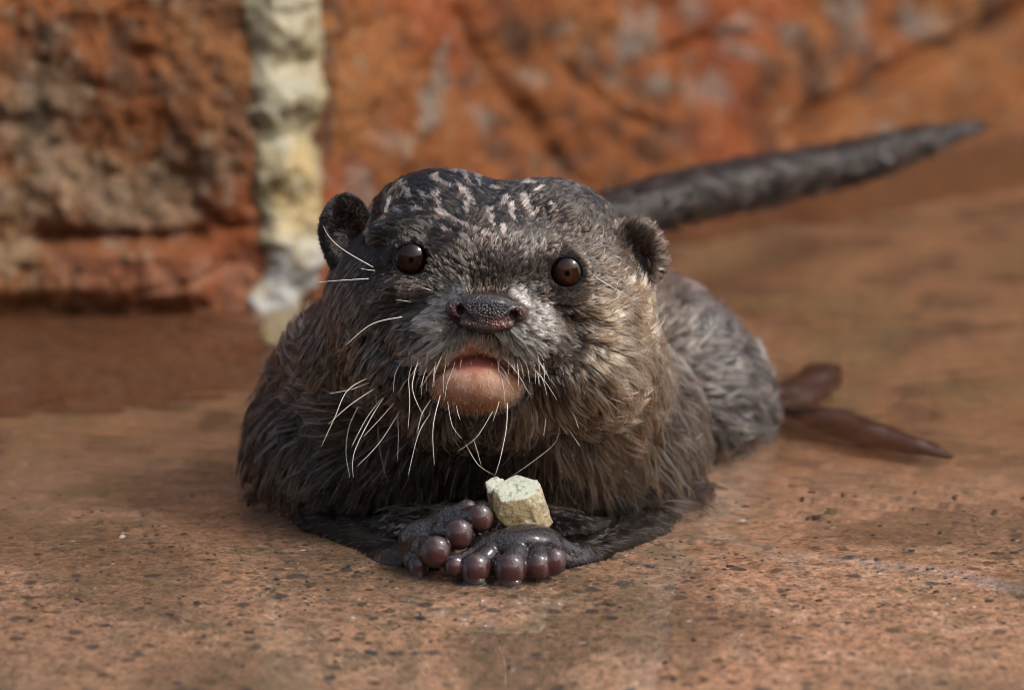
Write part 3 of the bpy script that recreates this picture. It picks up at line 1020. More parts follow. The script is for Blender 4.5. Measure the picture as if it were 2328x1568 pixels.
pl = hull_planes([ST[i] for i in (0, 1, 2, 3, 4, 5, 6, 7, 11, 12, 13, 14, 15, 16, 17, 18, 19, 20)])
pl2 = hull_planes([(1103, 1094, 48), (1131, 1080, 72), (1147, 1090, 72), (1107, 1120, 26), (1130, 1124, 8), (1112, 1150, 40), (1132, 1150, 84), (1110, 1108, 80)])
SF = Field(axis((1085, 1275, 2)), axis((1065, 1235, 2)), axis((-45, 120, 2)))
g = np.stack(np.meshgrid(*SF.ax, indexing='ij'), -1)
gw = W(g) - org
f = np.full(g.shape[:3], -1e3)
for n, dd in pl:
    f = np.maximum(f, (gw @ n - dd) / S)
f2 = np.full(g.shape[:3], -1e3)
for n, dd in pl2:
    f2 = np.maximum(f2, (gw @ n - dd) / S)
SF.f = np.minimum(f, f2).astype(np.float32)
SF.f += (4 * (fbm(g / 26.0, 3, 7) - 0.5) + 2.5 * (fbm(g / 9.0, 2, 9) - 0.5)).astype(np.float32)
SF.cap([(1150, 1086, 40), (1128, 1112, -5), (1122, 1150, -10)], [5, 5, 4], 4, cut=True)
SV, SQ = SF.mesh(1)
# colour: pale green-cream top, ochre-brown sides with pale patches
e = np.zeros_like(SV)
t1, t2, t3 = fbm(SV / 20, 3, 1), fbm(SV / 7, 3, 2), fbm(SV / 40, 2, 3)
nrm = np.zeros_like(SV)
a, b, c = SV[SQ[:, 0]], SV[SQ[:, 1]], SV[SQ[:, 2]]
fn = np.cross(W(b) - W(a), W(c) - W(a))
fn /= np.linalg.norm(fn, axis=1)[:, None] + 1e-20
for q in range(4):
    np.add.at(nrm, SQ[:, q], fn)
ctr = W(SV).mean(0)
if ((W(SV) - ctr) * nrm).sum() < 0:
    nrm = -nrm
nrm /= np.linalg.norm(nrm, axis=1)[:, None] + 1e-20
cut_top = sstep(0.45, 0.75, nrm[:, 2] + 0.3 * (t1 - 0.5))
cs = np.tile(np.array([0.32, 0.25, 0.13]), (len(SV), 1))
cs = lerp(cs, np.array([0.17, 0.11, 0.04]), sstep(0.48, 0.62, t1) * 0.75)
cs = lerp(cs, np.array([0.46, 0.40, 0.26]), sstep(0.55, 0.7, t3) * 0.6)
cs = lerp(cs, np.array([0.20, 0.095, 0.03]), sstep(1205, 1250, SV[:, 0]) * sstep(0.4, 0.6, t2) * 0.7)
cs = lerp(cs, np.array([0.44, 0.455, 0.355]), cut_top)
cs = lerp(cs, np.array([0.16, 0.16, 0.12]), sstep(0.60, 0.68, t2) * 0.7)
m = NT("pale_wet_stone")
nz = m.noise(1100, 4, 0.6, vec=m.obj())
m.p(Base_Color=m.mix(0.3, m.attr("col"), m.ramp(nz.outputs[0], [(0.35, (0.55, 0.53, 0.5)), (0.65, (1.3, 1.3, 1.3))]), 'MULTIPLY'), Roughness=0.45, Specular_IOR_Level=0.4,
    Normal=m.bump(nz.outputs[0], 0.5, 0.0008))
stone = mesh_obj("stone", W(SV) - org, SQ, m.m, None, attrs={"col": cs}, closed=True)
stone.location = org
tag(stone, "small pale angular stone held upright between the otter's forepaws", "stone")
# ------------------------------------------------------------------ water
def field_sample(Fd, p):
    """nearest-cell distance (picture pixels) from a Field at (n, 3) points"""
    idx = []
    ok = np.ones(len(p), bool)
    for a in range(3):
        ax_ = Fd.ax[a]
        t = (p[:, a] - ax_[0]) / (ax_[-1] - ax_[0]) * (len(ax_) - 1)
        ok &= (t >= 0) & (t < len(ax_) - 1.001)
        idx.append(np.clip(t, 0, len(ax_) - 1.001))
    i = [x.astype(int) for x in idx]
    t = [x - y for x, y in zip(idx, i)]
    r = 0
    for a in (0, 1):
        for b in (0, 1):
            for c in (0, 1):
                r = r + (t[0] if a else 1 - t[0]) * (t[1] if b else 1 - t[1]) * (t[2] if c else 1 - t[2]) * np.minimum(Fd.f[i[0] + a, i[1] + b, i[2] + c], 60)
    return np.where(ok, r, 60)

WX = axis((-5, -0.6, 0.4), (-0.6, -0.27, 0.012), (-0.27, -0.04, 0.0022), (-0.04, 0.03, 0.0003), (0.03, 0.32, 0.0022), (0.32, 0.7, 0.012), (0.7, 5, 0.4)).astype(float)
WY = axis((-6, -0.6, 0.4), (-0.6, -0.24, 0.01), (-0.24, -0.032, 0.0022), (-0.032, 0.02, 0.00033), (0.02, 0.95, 0.0026), (0.95, 1.5, 0.05)).astype(float)
gx, gy = np.meshgrid(WX, WY, indexing='ij')
wx, wy = gx.ravel(), gy.ravel()
z = np.zeros(len(wx))
amp = 0.25 + 0.75 * sstep(-0.02, 0.2, wy)
q = np.stack([wx * 16 + 3, wy * 26, 0 * wx], -1)
z += amp * 0.0013 * (fbm(q, 2, 101) - 0.5)
q = np.stack([wx * 34 + wy * 14, wy * 60, 0 * wx + 4], -1)
z += amp * 0.0007 * (noise(q, 103) - 0.5)
q = np.stack([wx * 120, wy * 150, 0 * wx + 4], -1)
z += amp * 0.00007 * (noise(q, 107) - 0.5)
# ring ripples spreading from the rump, and a small wave front on the right
c0 = on_level(1820, 880)
r_ = np.hypot(wx - c0[0], wy - c0[1])
z += 0.00018 * np.cos(r_ / 0.0065) * np.exp(-((r_ - 0.06) / 0.05) ** 2) * sstep(0.0, 0.03, wx - 0.04)
pa = np.array([on_level(u_, v_)[:2] for u_, v_ in ((1560, 1235), (1800, 1262), (2000, 1280), (2200, 1305), (2420, 1345))])
dl = segdist(wx, wy, [tuple(t_) for t_ in pa])
z += 0.0012 * np.exp(-(dl / 0.007) ** 2)
# fine wavelets where the animal has stirred the water
for (u_, v_, rx, ry, ax_, lam, am) in ((2050, 1120, 0.10, 0.09, 0.35, 0.0105, 0.00022), (1900, 760, 0.12, 0.12, -0.3, 0.012, 0.00030), (300, 1010, 0.09, 0.07, 0.2, 0.012, 0.00026), (500, 860, 0.08, 0.06, -0.15, 0.010, 0.00026), (2100, 560, 0.12, 0.12, 0.2, 0.014, 0.00034)):
    c1 = on_level(u_, v_)
    wgt = np.exp(-((wx - c1[0]) / rx) ** 2 - ((wy - c1[1]) / ry) ** 2)
    ph_ = (wy + ax_ * wx) / lam * 2 * math.pi + 5.0 * fbm(np.stack([wx * 22, wy * 22, 0 * wx], -1), 2, 113)
    z += am * wgt * np.sin(ph_) * (0.4 + 1.2 * noise(np.stack([wx * 45, wy * 20, 0 * wx + 9], -1), 117))
# water climbing the wet toes and fur
near = (np.abs(wx + 0.005) < 0.06) & (wy > -0.06) & (wy < 0.05)
dp = np.full(len(wx), 60.0)
pp = PX(np.stack([wx[near], wy[near], z[near]], -1))
for P, DIG, og in PAWS:
    dp[near] = np.minimum(dp[near], field_sample(P, pp))
z += 0.0038 * np.exp(-np.clip(dp, -2, 60) * S / 0.0019) * (dp < 45)
m = NT("pool_water")
m.p(Base_Color=(1.0, 1.0, 1.0), Roughness=0.0, IOR=1.333, Transmission_Weight=1.0)
water = mesh_obj("water", np.stack([wx, wy, z], -1), grid_faces(len(WX), len(WY)), m.m)
tag(water, kind="structure")
# ------------------------------------------------------------------ fur
rng = np.random.default_rng(7)
from mathutils import kdtree

DK, BR, MB, TN, GD, WT, GY = (np.array(c) for c in (
    (0.011, 0.006, 0.0036), (0.027, 0.0145, 0.008), (0.060, 0.033, 0.017), (0.22, 0.16, 0.112), (0.46, 0.31, 0.175), (0.80, 0.72, 0.58), (0.060, 0.050, 0.044)))
# (u, v, d, angle [0 right, 90 up], length px, lift, clump, colour, share of light hairs, light colour)
G = [
    # crown and forehead
    (1080, 420, 450, 95, 26, .10, .85, DK, .10, GY), (960, 420, 450, 122, 28, .10, .85, DK, .08, GY), (1000, 480, 300, 108, 30, .10, .85, DK, .12, GY),
    (1190, 430, 450, 70, 26, .12, .8, DK, .18, GY), (1290, 450, 450, 48, 26, .14, .7, BR, .25, TN), (1200, 500, 300, 72, 26, .14, .7, BR, .22, TN), (1100, 540, 150, 92, 24, .12, .75, BR, .20, TN),
    (1360, 510, 400, 32, 30, .25, .55, BR, .35, TN), (1300, 530, 250, 48, 26, .2, .5, BR, .30, TN), (900, 500, 300, 112, 34, .08, .8, BR, .10, TN), (1010, 540, 180, 132, 26, .12, .6, BR, .25, GY),
    (930, 525, 180, 150, 24, .12, .6, BR, .2, TN), (1110, 620, 80, 92, 18, .2, .45, GY, .35, TN), (1040, 610, 110, 125, 20, .2, .5, BR, .4, GY), (1180, 620, 110, 60, 20, .2, .45, GY, .4, TN),
    (1110, 655, 40, 92, 14, .25, .3, MB, .5, TN),
    # beside the left eye, under the left ear
    (850, 520, 380, 262, 40, .06, .8, BR, .15, GY), (845, 590, 350, 250, 36, .1, .7, BR, .2, TN), (870, 610, 260, 200, 20, .12, .6, DK, .15, BR),
    (800, 660, 420, 262, 42, .15, .6, BR, .35, TN), (760, 700, 460, 250, 40, .2, .6, BR, .35, TN), (850, 690, 300, 235, 40, .2, .6, MB, .35, TN),
    (930, 665, 170, 190, 22, .12, .5, MB, .35, GD), (960, 690, 130, 170, 24, .12, .55, BR, .30, TN), (890, 740, 240, 215, 38, .22, .6, BR, .40, TN),
    (810, 770, 340, 225, 46, .25, .65, BR, .38, TN), (770, 810, 420, 230, 46, .25, .65, BR, .35, TN), (860, 830, 300, 235, 44, .25, .65, BR, .30, TN),
    # muzzle
    (1035, 672, 60, 150, 16, .2, .3, MB, .55, WT), (1180, 682, 60, 35, 16, .2, .3, MB, .55, WT), (1000, 720, 60, 195, 22, .22, .4, BR, .55, WT),
    (950, 740, 100, 200, 28, .22, .5, BR, .40, TN), (1020, 775, 40, 235, 26, .25, .55, BR, .72, WT), (975, 800, 60, 228, 30, .25, .6, BR, .60, WT),
    (1060, 765, 30, 258, 18, .22, .4, MB, .75, WT), (1140, 768, 30, 285, 18, .22, .4, MB, .75, WT), (1180, 790, 40, 300, 26, .25, .55, BR, .75, WT),
    (1210, 750, 60, 330, 24, .22, .45, MB, .60, WT), (1235, 810, 80, 310, 30, .25, .55, BR, .55, TN), (1205, 715, 60, 10, 18, .2, .4, MB, .55, WT),
    (1255, 690, 130, 12, 22, .15, .45, BR, .45, TN), (1280, 760, 170, 335, 32, .25, .5, BR, .45, TN), (940, 850, 170, 240, 36, .25, .6, BR, .30, TN), (985, 850, 100, 250, 24, .2, .5, BR, .5, TN),
    # right cheek
    (1300, 680, 190, 8, 26, .15, .5, MB, .45, GD), (1370, 640, 280, 18, 32, .2, .5, MB, .40, TN), (1350, 710, 240, 5, 42, .3, .55, MB, .60, GD), (1430, 690, 350, 12, 46, .38, .55, MB, .6, GD),
    (1460, 740, 430, 4, 48, .42, .55, MB, .55, GD), (1400, 770, 280, 348, 50, .38, .6, MB, .60, GD), (1440, 820, 380, 342, 52, .38, .6, MB, .5, GD), (1340, 800, 220, 325, 48, .32, .55, MB, .5, GD),
    (1390, 870, 330, 312, 56, .35, .6, MB, .55, GD), (1300, 870, 230, 298, 52, .3, .6, MB, .55, GD), (1240, 880, 200, 285, 46, .28, .6, MB, .5, GD), (1430, 920, 450, 315, 56, .3, .6, MB, .4, GD),
    # throat and chest
    (1180, 930, 250, 278, 44, .25, .6, MB, .35, TN), (1084, 945, 230, 270, 34, .22, .6, BR, .25, TN), (1000, 930, 260, 252, 44, .25, .6, BR, .2, TN), (1280, 960, 380, 290, 60, .25, .6, MB, .40, GD),
    (1100, 1040, 450, 268, 56, .2, .6, DK, .12, BR), (1200, 1060, 450, 280, 60, .2, .6, BR, .15, MB), (1340, 1040, 560, 298, 68, .22, .6, MB, .30, GD), (1420, 1000, 600, 318, 68, .24, .55, MB, .45, GD),
    (1520, 900, 700, 352, 60, .25, .5, BR, .45, TN), (1500, 960, 700, 342, 64, .25, .5, BR, .50, TN), (1560, 990, 780, 338, 64, .25, .5, BR, .40, TN), (1480, 1060, 650, 312, 72, .25, .65, BR, .40, TN),
    (1400, 1120, 580, 295, 72, .22, .7, BR, .35, TN), (1250, 1140, 500, 280, 64, .2, .7, DK, .25, MB), (1100, 1150, 480, 270, 60, .2, .7, DK, .15, MB), (950, 1130, 500, 262, 62, .22, .75, DK, .18, TN),
    (820, 1110, 600, 246, 66, .24, .8, DK, .22, TN), (700, 1070, 700, 236, 66, .25, .85, DK, .18, TN), (610, 1030, 800, 238, 60, .25, .85, DK, .15, MB), (590, 920, 800, 222, 56, .25, .8, DK, .18, TN),
    (640, 830, 780, 160, 50, .3, .75, DK, .35, TN), (700, 770, 650, 138, 48, .3, .65, BR, .45, TN), (720, 870, 650, 160, 58, .2, .7, BR, .42, TN), (780, 950, 560, 186, 60, .2, .65, BR, .38, TN),
    (680, 960, 720, 214, 60, .2, .85, DK, .25, GY), (860, 920, 480, 205, 54, .22, .65, BR, .30, TN), (880, 1030, 540, 238, 60, .22, .7, DK, .25, TN), (760, 1030, 640, 228, 62, .22, .8, DK, .25, TN), (960, 1010, 450, 252, 54, .22, .65, DK, .15, MB),
    # back and rump
    (1520, 680, 1150, 60, 50, .2, .6, MB, .35, GY), (1600, 740, 1250, 40, 52, .2, .6, GY, .40, TN), (1700, 840, 1350, 25, 52, .22, .6, GY, .40, TN), (1600, 900, 1150, 8, 54, .2, .6, GY, .45, TN),
    (1700, 960, 1250, 340, 56, .22, .6, GY, .40, TN), (1620, 1030, 1100, 318, 56, .22, .65, BR, .4, TN), (1200, 650, 1300, 80, 50, .2, .6, BR, .3, GY), (900, 800, 1400, 120, 50, .2, .6, BR, .3, GY),
]
GP = np.array([g[:3] for g in G], float)
GA = np.array([[math.cos(g[3] * DEG), -math.sin(g[3] * DEG)] for g in G])
GS = np.array([[g[4] * (1.3 if g[9] is WT else 1.0), g[5] * (1.0 if g[5] < 0.18 else 1.55), min(0.9, g[6] + 0.2) if g[9] is WT else g[6], g[8]] for g in G], float)
_mz = np.array([g[9] is WT for g in G])
_ck = (GP[:, 0] > 1330) & (GP[:, 1] > 640) & (GP[:, 1] < 930) & (GP[:, 2] < 600)
GS[:, 3] = np.clip(np.where(_mz | _ck, GS[:, 3] + 0.3 * _mz + 0.2 * _ck, GS[:, 3] * 0.5), 0, 0.95)
GC = np.array([TN * 0.35 if g[9] is WT else g[7] for g in G])
GL = np.array([g[9] for g in G])

def guide(p):
    out = [np.empty((len(p), k)) for k in (2, 4, 3, 3)]
    for i in range(0, len(p), 20000):
        q = p[i:i + 20000]
        D = ((q[:, None, 0] - GP[None, :, 0]) ** 2 + (q[:, None, 1] - GP[None, :, 1]) ** 2 + 0.12 * (q[:, None, 2] - GP[None, :, 2]) ** 2)
        w = 1.0 / (D + 250.0) ** 2.0
        w /= w.sum(1, keepdims=True)
        for o_, s_ in zip(out, (GA, GS, GC, GL)):
            o_[i:i + 20000] = w @ s_
    return out

NP = 6
SS = np.linspace(0, 1, NP)

def grow(V, Q, dens, keep=None, override=None, clump_every=18, r0=1.45, rmul=None):
    """curve points (n, NP, 3) in picture space, colours and radii, rooted on the quads of V, Q"""
    A_, B_, C_, D_ = (V[Q[:, k]] for k in range(4))
    n1 = np.cross(B_ - A_, C_ - A_)
    n2 = np.cross(C_ - A_, D_ - A_)
    nn = n1 + n2
    area = 0.5 * np.linalg.norm(nn, axis=1)
    # vertex normals
    vn = np.zeros_like(V)
    for k in range(4):
        for c in range(3):
            vn[:, c] += np.bincount(Q[:, k], nn[:, c], len(V))
    vn /= np.linalg.norm(vn, axis=1)[:, None] + 1e-12
    cen = 0.25 * (A_ + B_ + C_ + D_)
    # outward check: the normals must point away from the solid
    dn = dens(cen) * area
    cnt = rng.poisson(dn)
    fi = np.repeat(np.arange(len(Q)), cnt)
    a, b = rng.random(len(fi)), rng.random(len(fi))
    w4 = np.stack([(1 - a) * (1 - b), a * (1 - b), a * b, (1 - a) * b], 1)
    p = sum(w4[:, k, None] * V[Q[fi, k]] for k in range(4))
    n = sum(w4[:, k, None] * vn[Q[fi, k]] for k in range(4))
    n *= SIGN
    n /= np.linalg.norm(n, axis=1)[:, None] + 1e-12
    ok = n[:, 2] < 0.55
    if keep is not None:
        ok &= keep(p)
    p, n = p[ok], n[ok]
    ga, gs, gc, gl = guide(p)
    L_, lift, cl, share = gs.T.copy()
    if override is not None:
        ga, L_, lift, cl, share, gc, gl = override(p, n, ga, L_, lift, cl, share, gc, gl)
    # wavy swirl of the combing direction
    ang = (fbm(p / 38.0, 2, 201) - 0.5) * 1.3 + (noise(p / 11.0, 203) - 0.5) * 0.8 + rng.normal(0, 0.16, len(p))
    ca, sa = np.cos(ang), np.sin(ang)
    t = np.stack([ga[:, 0] * ca - ga[:, 1] * sa, ga[:, 0] * sa + ga[:, 1] * ca, np.full(len(p), 0.15)], 1)
    t -= n * (t * n).sum(1)[:, None]
    t /= np.linalg.norm(t, axis=1)[:, None] + 1e-9
    # guard hairs over a short undercoat, darkened to paint in shade between strands
    guard = rng.random(len(p)) < 0.27 + 0.4 * share
    L_ = L_ * np.where(guard, rng.uniform(0.8, 1.35, len(p)), rng.uniform(0.45, 0.8, len(p)))
    lift = lift * np.where(guard, 1.15, 0.6)
    # a few long loose hairs, coloured pale to paint in silver glints
    stray = (rng.random(len(p)) < 0.045) & ((p[:, 1] > 545) | (p[:, 2] > 700)) & (p[:, 2] < 1900) & (L_ > 16) & (gc.sum(1) < 0.35)
    L_ = np.where(stray, L_ * 1.25, L_)
    guard = guard | stray
    cl = np.where(stray, cl * 0.45, cl)
    body_ = p[:, 1] > 760
    L_ = np.where(body_, L_ * 1.18, L_)
    cl = np.where(body_, np.clip(cl * 1.2, 0, 0.95), cl)
    bend = np.cross(n, t) * rng.normal(0, 0.10, len(p))[:, None]
    s = SS[None, :, None]
    lf = (lift * rng.uniform(0.6, 1.5, len(p)))[:, None, None]
    X = p[:, None] + n[:, None] * (-1.0 + 4.5 * s) + L_[:, None, None] * (s * t[:, None] + n[:, None] * lf * s * (1.25 - 0.75 * s) + bend[:, None] * s * s)
    X[..., 1] += (0.05 * L_[:, None] * SS[None] ** 2)
    # clumps of wet hair
    nc_ = max(4, len(p) // clump_every)
    ci = rng.choice(len(p), nc_, replace=False)
    kd = kdtree.KDTree(nc_)
    for k, i in enumerate(ci):
        kd.insert(p[i], k)
    kd.balance()
    own = np.array([kd.find(q)[1] for q in p])
    par = ci[own]
    cf = (cl * rng.uniform(0.9, 1.25, len(p)))[:, None] * SS[None] ** 0.9
    cf = np.clip(cf, 0, 0.93)
    # follow the clump's own shape at the same distance along
    X = X + (X[par] - X) * cf[..., None]
    # colour, clump by clump and hair by hair
    lt = rng.random(len(p)) < share * 0.5
    ltc = (rng.random(nc_)[own] < share * 0.65)
    mixv = np.where(lt | ltc, rng.uniform(0.5, 1.0, len(p)), rng.uniform(0, 0.18, len(p)))
    col = gc + (gl - gc) * mixv[:, None]
    col = col * (rng.uniform(0.55, 1.35, len(p)) * rng.uniform(0.55, 1.4, nc_)[own])[:, None]
    col = col * (0.35 + 1.3 * fbm(p / 24.0, 2, 211))[:, None]
    col = np.where(guard[:, None], col * 1.3, gc * np.where(gc.sum(1) > 0.35, 0.9, rng.uniform(0.15, 0.42, len(p)))[:, None])
    col = col * np.where((p[:, 1] < 540) & (p[:, 2] < 700) & (gc.sum(1) < 0.3), 0.6, 1.0)[:, None]
    col = np.where(stray[:, None], np.array([0.30, 0.26, 0.215]) * rng.uniform(0.5, 1.5, len(p))[:, None], col)
    rad = r0 * np.where(guard, rng.uniform(1.0, 1.5, len(p)), rng.uniform(0.6, 0.9, len(p)))[:, None] * (1 - 0.82 * SS[None] ** 1.3)
    if rmul is not None:
        rad = rad * rmul(p)[:, None]
    return X, np.clip(col, 0.004, 0.9), rad

def add_fur(name, X, col, rad, parent, mat, origin):
    hc = bpy.data.hair_curves.new(name)
    n = len(X)
    hc.add_curves([NP] * n)
    wp = W(X.reshape(-1, 3)) - np.asarray(origin)
    hc.attributes["position"].data.foreach_set("vector", wp.astype(np.float32).ravel())
    ra = hc.attributes.get("radius") or hc.attributes.new("radius", 'FLOAT', 'POINT')
    k = (S * (1 + X[..., 2].reshape(-1) * S / D0))
    ra.data.foreach_set("value", (rad.reshape(-1) * k).astype(np.float32))
    ca = hc.attributes.new("hair_col", 'FLOAT_COLOR', 'CURVE')
    ca.data.foreach_set("color", np.concatenate([col, np.ones((n, 1))], 1).astype(np.float32).ravel())
    hc.materials.append(mat)
    o = bpy.data.objects.new(name, hc)
    sc.collection.objects.link(o)
    o.location = origin
    o.parent = parent
    o.matrix_parent_inverse = parent.matrix_world.inverted()
    return o

def hair_mat(name, rough, coat, tip):
    m = bpy.data.materials.new(name)
    m.use_nodes = True
    t = m.node_tree
    t.nodes.remove(t.nodes["Principled BSDF"])
    h = t.nodes.new("ShaderNodeBsdfHairPrincipled")
    h.parametrization = 'COLOR'
    at = t.nodes.new("ShaderNodeAttribute")
    at.attribute_name = "hair_col"
    hi = t.nodes.new("ShaderNodeHairInfo")
    mx = t.nodes.new("ShaderNodeMix")
    mx.data_type = 'RGBA'
    mx.blend_type = 'MULTIPLY'
    mx.inputs[0].default_value = 1.0
    rp = t.nodes.new("ShaderNodeValToRGB")
    rp.color_ramp.elements[0].color = (0.42, 0.38, 0.35, 1)
    rp.color_ramp.elements[1].color = (tip, tip, tip, 1)
    t.links.new(hi.outputs["Intercept"], rp.inputs[0])
    t.links.new(at.outputs["Color"], mx.inputs[6])
    t.links.new(rp.outputs[0], mx.inputs[7])
    t.links.new(mx.outputs[2], h.inputs["Color"])
    h.inputs["Roughness"].default_value = rough
    h.inputs["Radial Roughness"].default_value = 0.45
    h.inputs["Coat"].default_value = coat
    h.inputs["IOR"].default_value = 1.45
    h.inputs["Random Roughness"].default_value = 0.3
    t.links.new(h.outputs[0], t.nodes["Material Output"].inputs[0])
    return m

M_FUR = hair_mat("wet_guard_hair", 0.13, 0.1, 1.3)
bpy.context.view_layer.update()

# which way do Field quads wind in picture space?
_a, _b, _c = BV[BQ[:, 0]], BV[BQ[:, 1]], BV[BQ[:, 2]]
_n = np.cross(_b - _a, _c - _a)
_front = np.argsort(_a[:, 2])[:200]
SIGN = -1.0 if _n[_front, 2].mean() > 0 else 1.0

def body_dens(c):
    u, v, d = c.T
    near = sstep(800, 450, d)
    return (0.055 + 0.075 * near) * np.where(d > 950, 0.6, 1.0)

def body_keep(p):
    u, v, d = p.T
    k = np.ones(len(p), bool)
    for (eu, ev, ed, r, op) in EYES:
        k &= ~((np.hypot(u - eu, (v - ev) * 1.05) < op + 3) & (d < 330))
    k &= ~((((u - 1106) / 84) ** 2 + ((v - 710) / 42) ** 2 < 1) & (d < 150))
    e = ((u - 1084) / 100) ** 2 + ((v - 868) / 66) ** 2
    k &= ~((e < 1.15) & (d < 300) & (rng.random(len(p)) > np.clip((e - 0.55) * 1.2, 0.16, 1)))
    tri = (np.abs(u - 1080) < (v - 764) * 1.0) & (v < 838) & (v > 764)
    k &= ~(tri & (d < 200) & (rng.random(len(p)) > 0.22))
    z = W(p)[:, 2]
    k &= z > -0.012
    return k

def body_over(p, n, ga, L_, lift, cl, share, gc, gl):
    u, v, d = p.T
    head = d < 700
    st = np.where(head, strip_d(u, v), -99)
    ins = st > 0
    L_ = np.where(ins, 13, L_)
    lift = np.where(ins, 0.15, lift)
    cl = np.where(ins, 0.2, cl)
    share = np.where(ins, 0.95, share)
    crown = head & (v < 520)
    lift = np.where(crown & ~ins, 0.07, lift)
    gc = np.where(ins[:, None], np.array([0.22, 0.16, 0.125]), gc)
    gl = np.where(ins[:, None], np.array([0.34, 0.265, 0.21]), gl)
    # hair tips must not lie across a parting
    tip = strip_d(u + ga[:, 0] * L_ * 0.8, v + ga[:, 1] * L_ * 0.8)
    L_ = np.where(head & ~ins & (tip > -1), L_ * 0.5, L_)
    # short hair close to eyes, nose and lips
    for (eu, ev, ed, r, op) in EYES:
        q = np.hypot(u - eu, v - ev)
        L_ = np.where(d < 330, L_ * np.clip(0.3 + 0.7 * (q - op - 6) / 45, 0.3, 1), L_)
    arm = ((W(p)[:, 2] < 0.006) & (d < 800) & (v > 1165)) | ((v > 1182) & (d < 520))
    L_ = np.where(arm, 20, L_)
    share = np.where(arm, 0.05, share)
    gc = np.where(arm[:, None], DK, gc)
    gl = np.where(arm[:, None], BR, gl)
    tri = (np.abs(u - 1080) < (v - 758) * 1.05) & (v < 840) & (v > 758) & (d < 200)
    L_ = np.where(tri, 11, L_)
    chin = (((u - 1084) / 112) ** 2 + ((v - 868) / 78) ** 2 < 1) & (d < 300)
    L_ = np.where(chin, 7, L_)
    gc = np.where((chin | tri)[:, None], GD * 0.9, gc)
    gl = np.where((chin | tri)[:, None], WT, gl)
    lift = np.where(chin, 0.1, lift)
    cl = np.where(chin, 0.0, cl)
    return ga, L_, lift, cl, share, gc, gl

def body_thin(p):
    u, v, d = p.T
    chin = (((u - 1084) / 112) ** 2 + ((v - 868) / 78) ** 2 < 1) & (d < 300)
    return np.where(chin, 0.38, 1.0)
X, col, rad = grow(BV, BQ, body_dens, body_keep, body_over, rmul=body_thin)
add_fur("fur", X, col, rad, body, M_FUR, W((1110, 1200, 700)))
print("FUR", len(X))

for k, (V_, Q_) in enumerate(EARS):
    ear = [o for o in otter.children if o.name.startswith("ear")][k]
    cx = (783, 524) if k == 0 else (1452, 574)
    def eo(p, n, ga, L_, lift, cl, share, gc, gl, k=k, cx=cx):
        r = np.stack([p[:, 0] - cx[0], p[:, 1] - cx[1]], 1)
        q = np.linalg.norm(r, axis=1)
        r /= q[:, None] + 1e-9
        if k == 0:
            ga = 0.6 * r + np.array([-0.2, -0.5])
            L_, lift, cl = np.full(len(p), 12.0), np.full(len(p), 0.03), np.full(len(p), 0.1)
            gc, gl = np.tile(DK, (len(p), 1)), np.tile(GY, (len(p), 1))
            share = np.where(q > 50, 0.15, 0.0)
        else:
            ga = 0.5 * r + np.array([0.75, -0.35])
            L_, lift, cl = np.where(q > 30, 34.0, 26.0), np.full(len(p), 0.28), np.full(len(p), 0.6)
            gc, gl = np.tile(BR, (len(p), 1)), np.tile(TN, (len(p), 1))
            share = np.where(q > 30, 0.5, 0.25)
        return ga, L_, lift, cl, share, gc, gl
    X, col, rad = grow(V_, Q_, lambda c: np.full(len(c), 0.2), None, eo, r0=1.0)
    add_fur("fur", X, col, rad, ear, M_FUR, ear.location)

# tail: hair lying along the tail
TVp = PX(TV)
tdir = np.gradient(tc, axis=0)
def tail_over(p, n, ga, L_, lift, cl, share, gc, gl):
    k = np.argmin(np.abs(p[:, None, 0] - tc[None, :, 0]), 1)
    t = tdir[k][:, :2]
    ga = t / np.linalg.norm(t, axis=1)[:, None]
    o = np.ones(len(p))
    return ga, np.clip(62 * tr[k] / 48, 14, 62), 0.02 * o, 0.5 * o, 0.10 * o, np.tile(DK, (len(p), 1)), np.tile(GY, (len(p), 1))
_q = TQ[:-28]
_a, _b, _c = TVp[_q[:, 0]], TVp[_q[:, 1]], TVp[_q[:, 2]]
_n = np.cross(_b - _a, _c - _a)
_ctr = tc[np.repeat(np.arange(89), 28)]
_keep_sign = SIGN
SIGN = 1.0 if (_n * (_a - _ctr[:len(_a)])).sum() > 0 else -1.0
X, col, rad = grow(TVp, _q, lambda c: np.full(len(c), 0.035), None, tail_over, r0=1.9)
SIGN = _keep_sign
add_fur("fur", X, col, rad, tail, M_FUR, tail.location)
# ------------------------------------------------------------------ loose grit and foam on the pool floor
rg = np.random.default_rng(21)
ICO_V = []
t_ = (1 + 5 ** 0.5) / 2
for a, b in ((-1, t_), (1, t_), (-1, -t_), (1, -t_)):
    ICO_V += [(a, b, 0), (0, a, b), (b, 0, a)]
ICO_V = np.array(ICO_V, float)
ICO_V /= np.linalg.norm(ICO_V[0])
import itertools
_el = 1.05146
ICO_F = []
for i, j, k in itertools.combinations(range(12), 3):
    if all(abs(np.linalg.norm(ICO_V[p] - ICO_V[q]) - _el) < 0.02 for p, q in ((i, j), (j, k), (i, k))):
        n = np.cross(ICO_V[j] - ICO_V[i], ICO_V[k] - ICO_V[i])
        ICO_F.append((i, j, k) if n @ ICO_V[i] > 0 else (i, k, j))
ICO_F = np.array(ICO_F)
NG = 5200
gx_ = rg.uniform(-0.24, 0.24, NG)
gy_ = rg.uniform(-0.2, 0.12, NG)
dens = fbm(np.stack([gx_ * 30, gy_ * 30, 0 * gx_], -1), 3, 131)
ok = rg.random(NG) < sstep(0.35, 0.65, dens) + 0.15
gx_, gy_ = gx_[ok], gy_[ok]
n = len(gx_)
sz = 0.0005 * np.exp(rg.normal(0, 0.45, n))
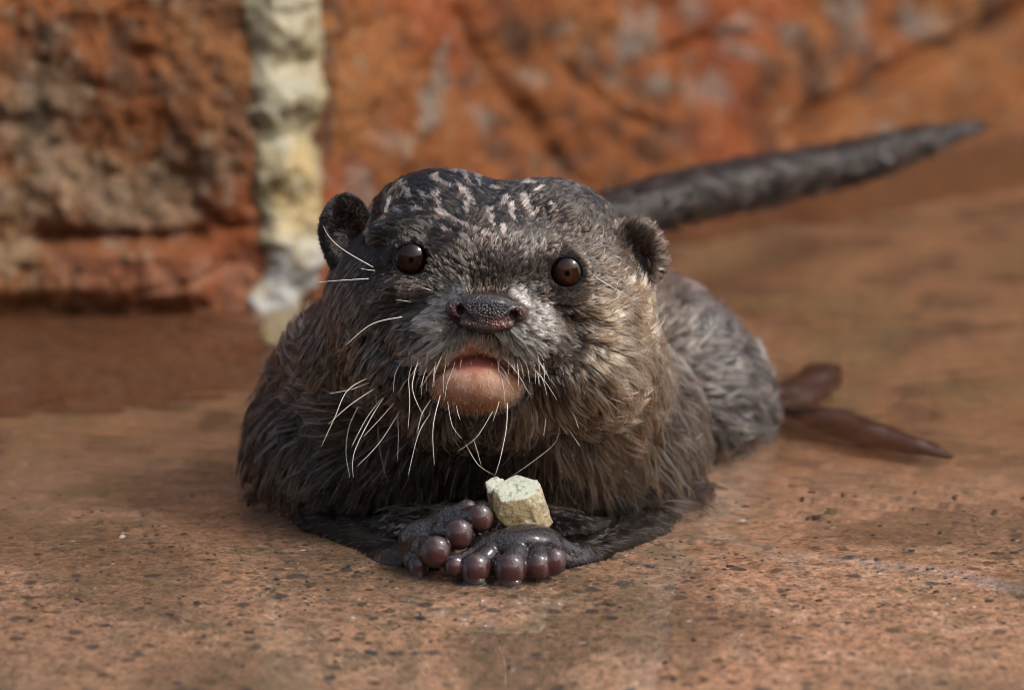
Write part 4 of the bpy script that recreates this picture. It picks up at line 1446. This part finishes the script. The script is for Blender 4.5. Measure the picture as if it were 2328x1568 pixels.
vv = ICO_V[None] * (sz[:, None, None] * rg.uniform(0.6, 1.4, (n, 1, 3)) * np.array([1.25, 1.25, 0.7])) * rg.uniform(0.75, 1.2, (n, 12, 1))
pos = np.stack([gx_, gy_, floor_z(gx_, gy_) + 0.15 * sz], -1)
vv = (vv + pos[:, None]).reshape(-1, 3)
ff = (ICO_F[None] + 12 * np.arange(n)[:, None, None]).reshape(-1, 3)
pal = np.array([(0.05, 0.045, 0.045), (0.09, 0.06, 0.035), (0.045, 0.05, 0.058), (0.28, 0.15, 0.08), (0.40, 0.24, 0.15), (0.20, 0.15, 0.07), (0.7, 0.64, 0.55)])
pk = rg.choice(len(pal), n, p=[0.24, 0.2, 0.15, 0.14, 0.13, 0.11, 0.03])
gc_ = np.repeat(pal[pk] * rg.uniform(0.7, 1.3, (n, 1)), 12, 0)
m = NT("wet_grit")
m.p(Base_Color=m.attr("col"), Roughness=0.35)
grit = mesh_obj("grit", vv, ff, m.m, attrs={"col": gc_})
tag(grit, "fine dark and pale grit scattered over the wet pool floor", "grit", kind="stuff")
# a few foam bubbles riding on the water in front of the paws
bp = [(1462, 1500, 7), (1478, 1506, 6), (1452, 1508, 5), (1494, 1498, 4), (1470, 1512, 4), (1440, 1512, 4), (1484, 1515, 3), (1505, 1492, 3), (1448, 1499, 3), (1520, 1486, 3), (1432, 1517, 3)]
BVs, BFs, k0 = [], [], 0
for (u_, v_, r_) in bp:
    c_ = on_level(u_, v_, 0.0002)
    sv_, sf_ = sphere(c_, np.array([1, 1, 0.8]) * r_ * S * 0.95, 14, 8)
    BVs.append(sv_)
    BFs.append(sf_ + k0)
    k0 += len(sv_)
m = NT("bubble_film")
m.p(Base_Color=(1, 1, 1), Roughness=0.02, IOR=1.12, Transmission_Weight=1.0, Coat_Weight=1.0, Coat_Roughness=0.02)
foam = mesh_obj("foam", np.concatenate(BVs), np.concatenate(BFs), m.m)
tag(foam, "small cluster of clear bubbles floating in front of the otter's paws", "foam", kind="stuff")
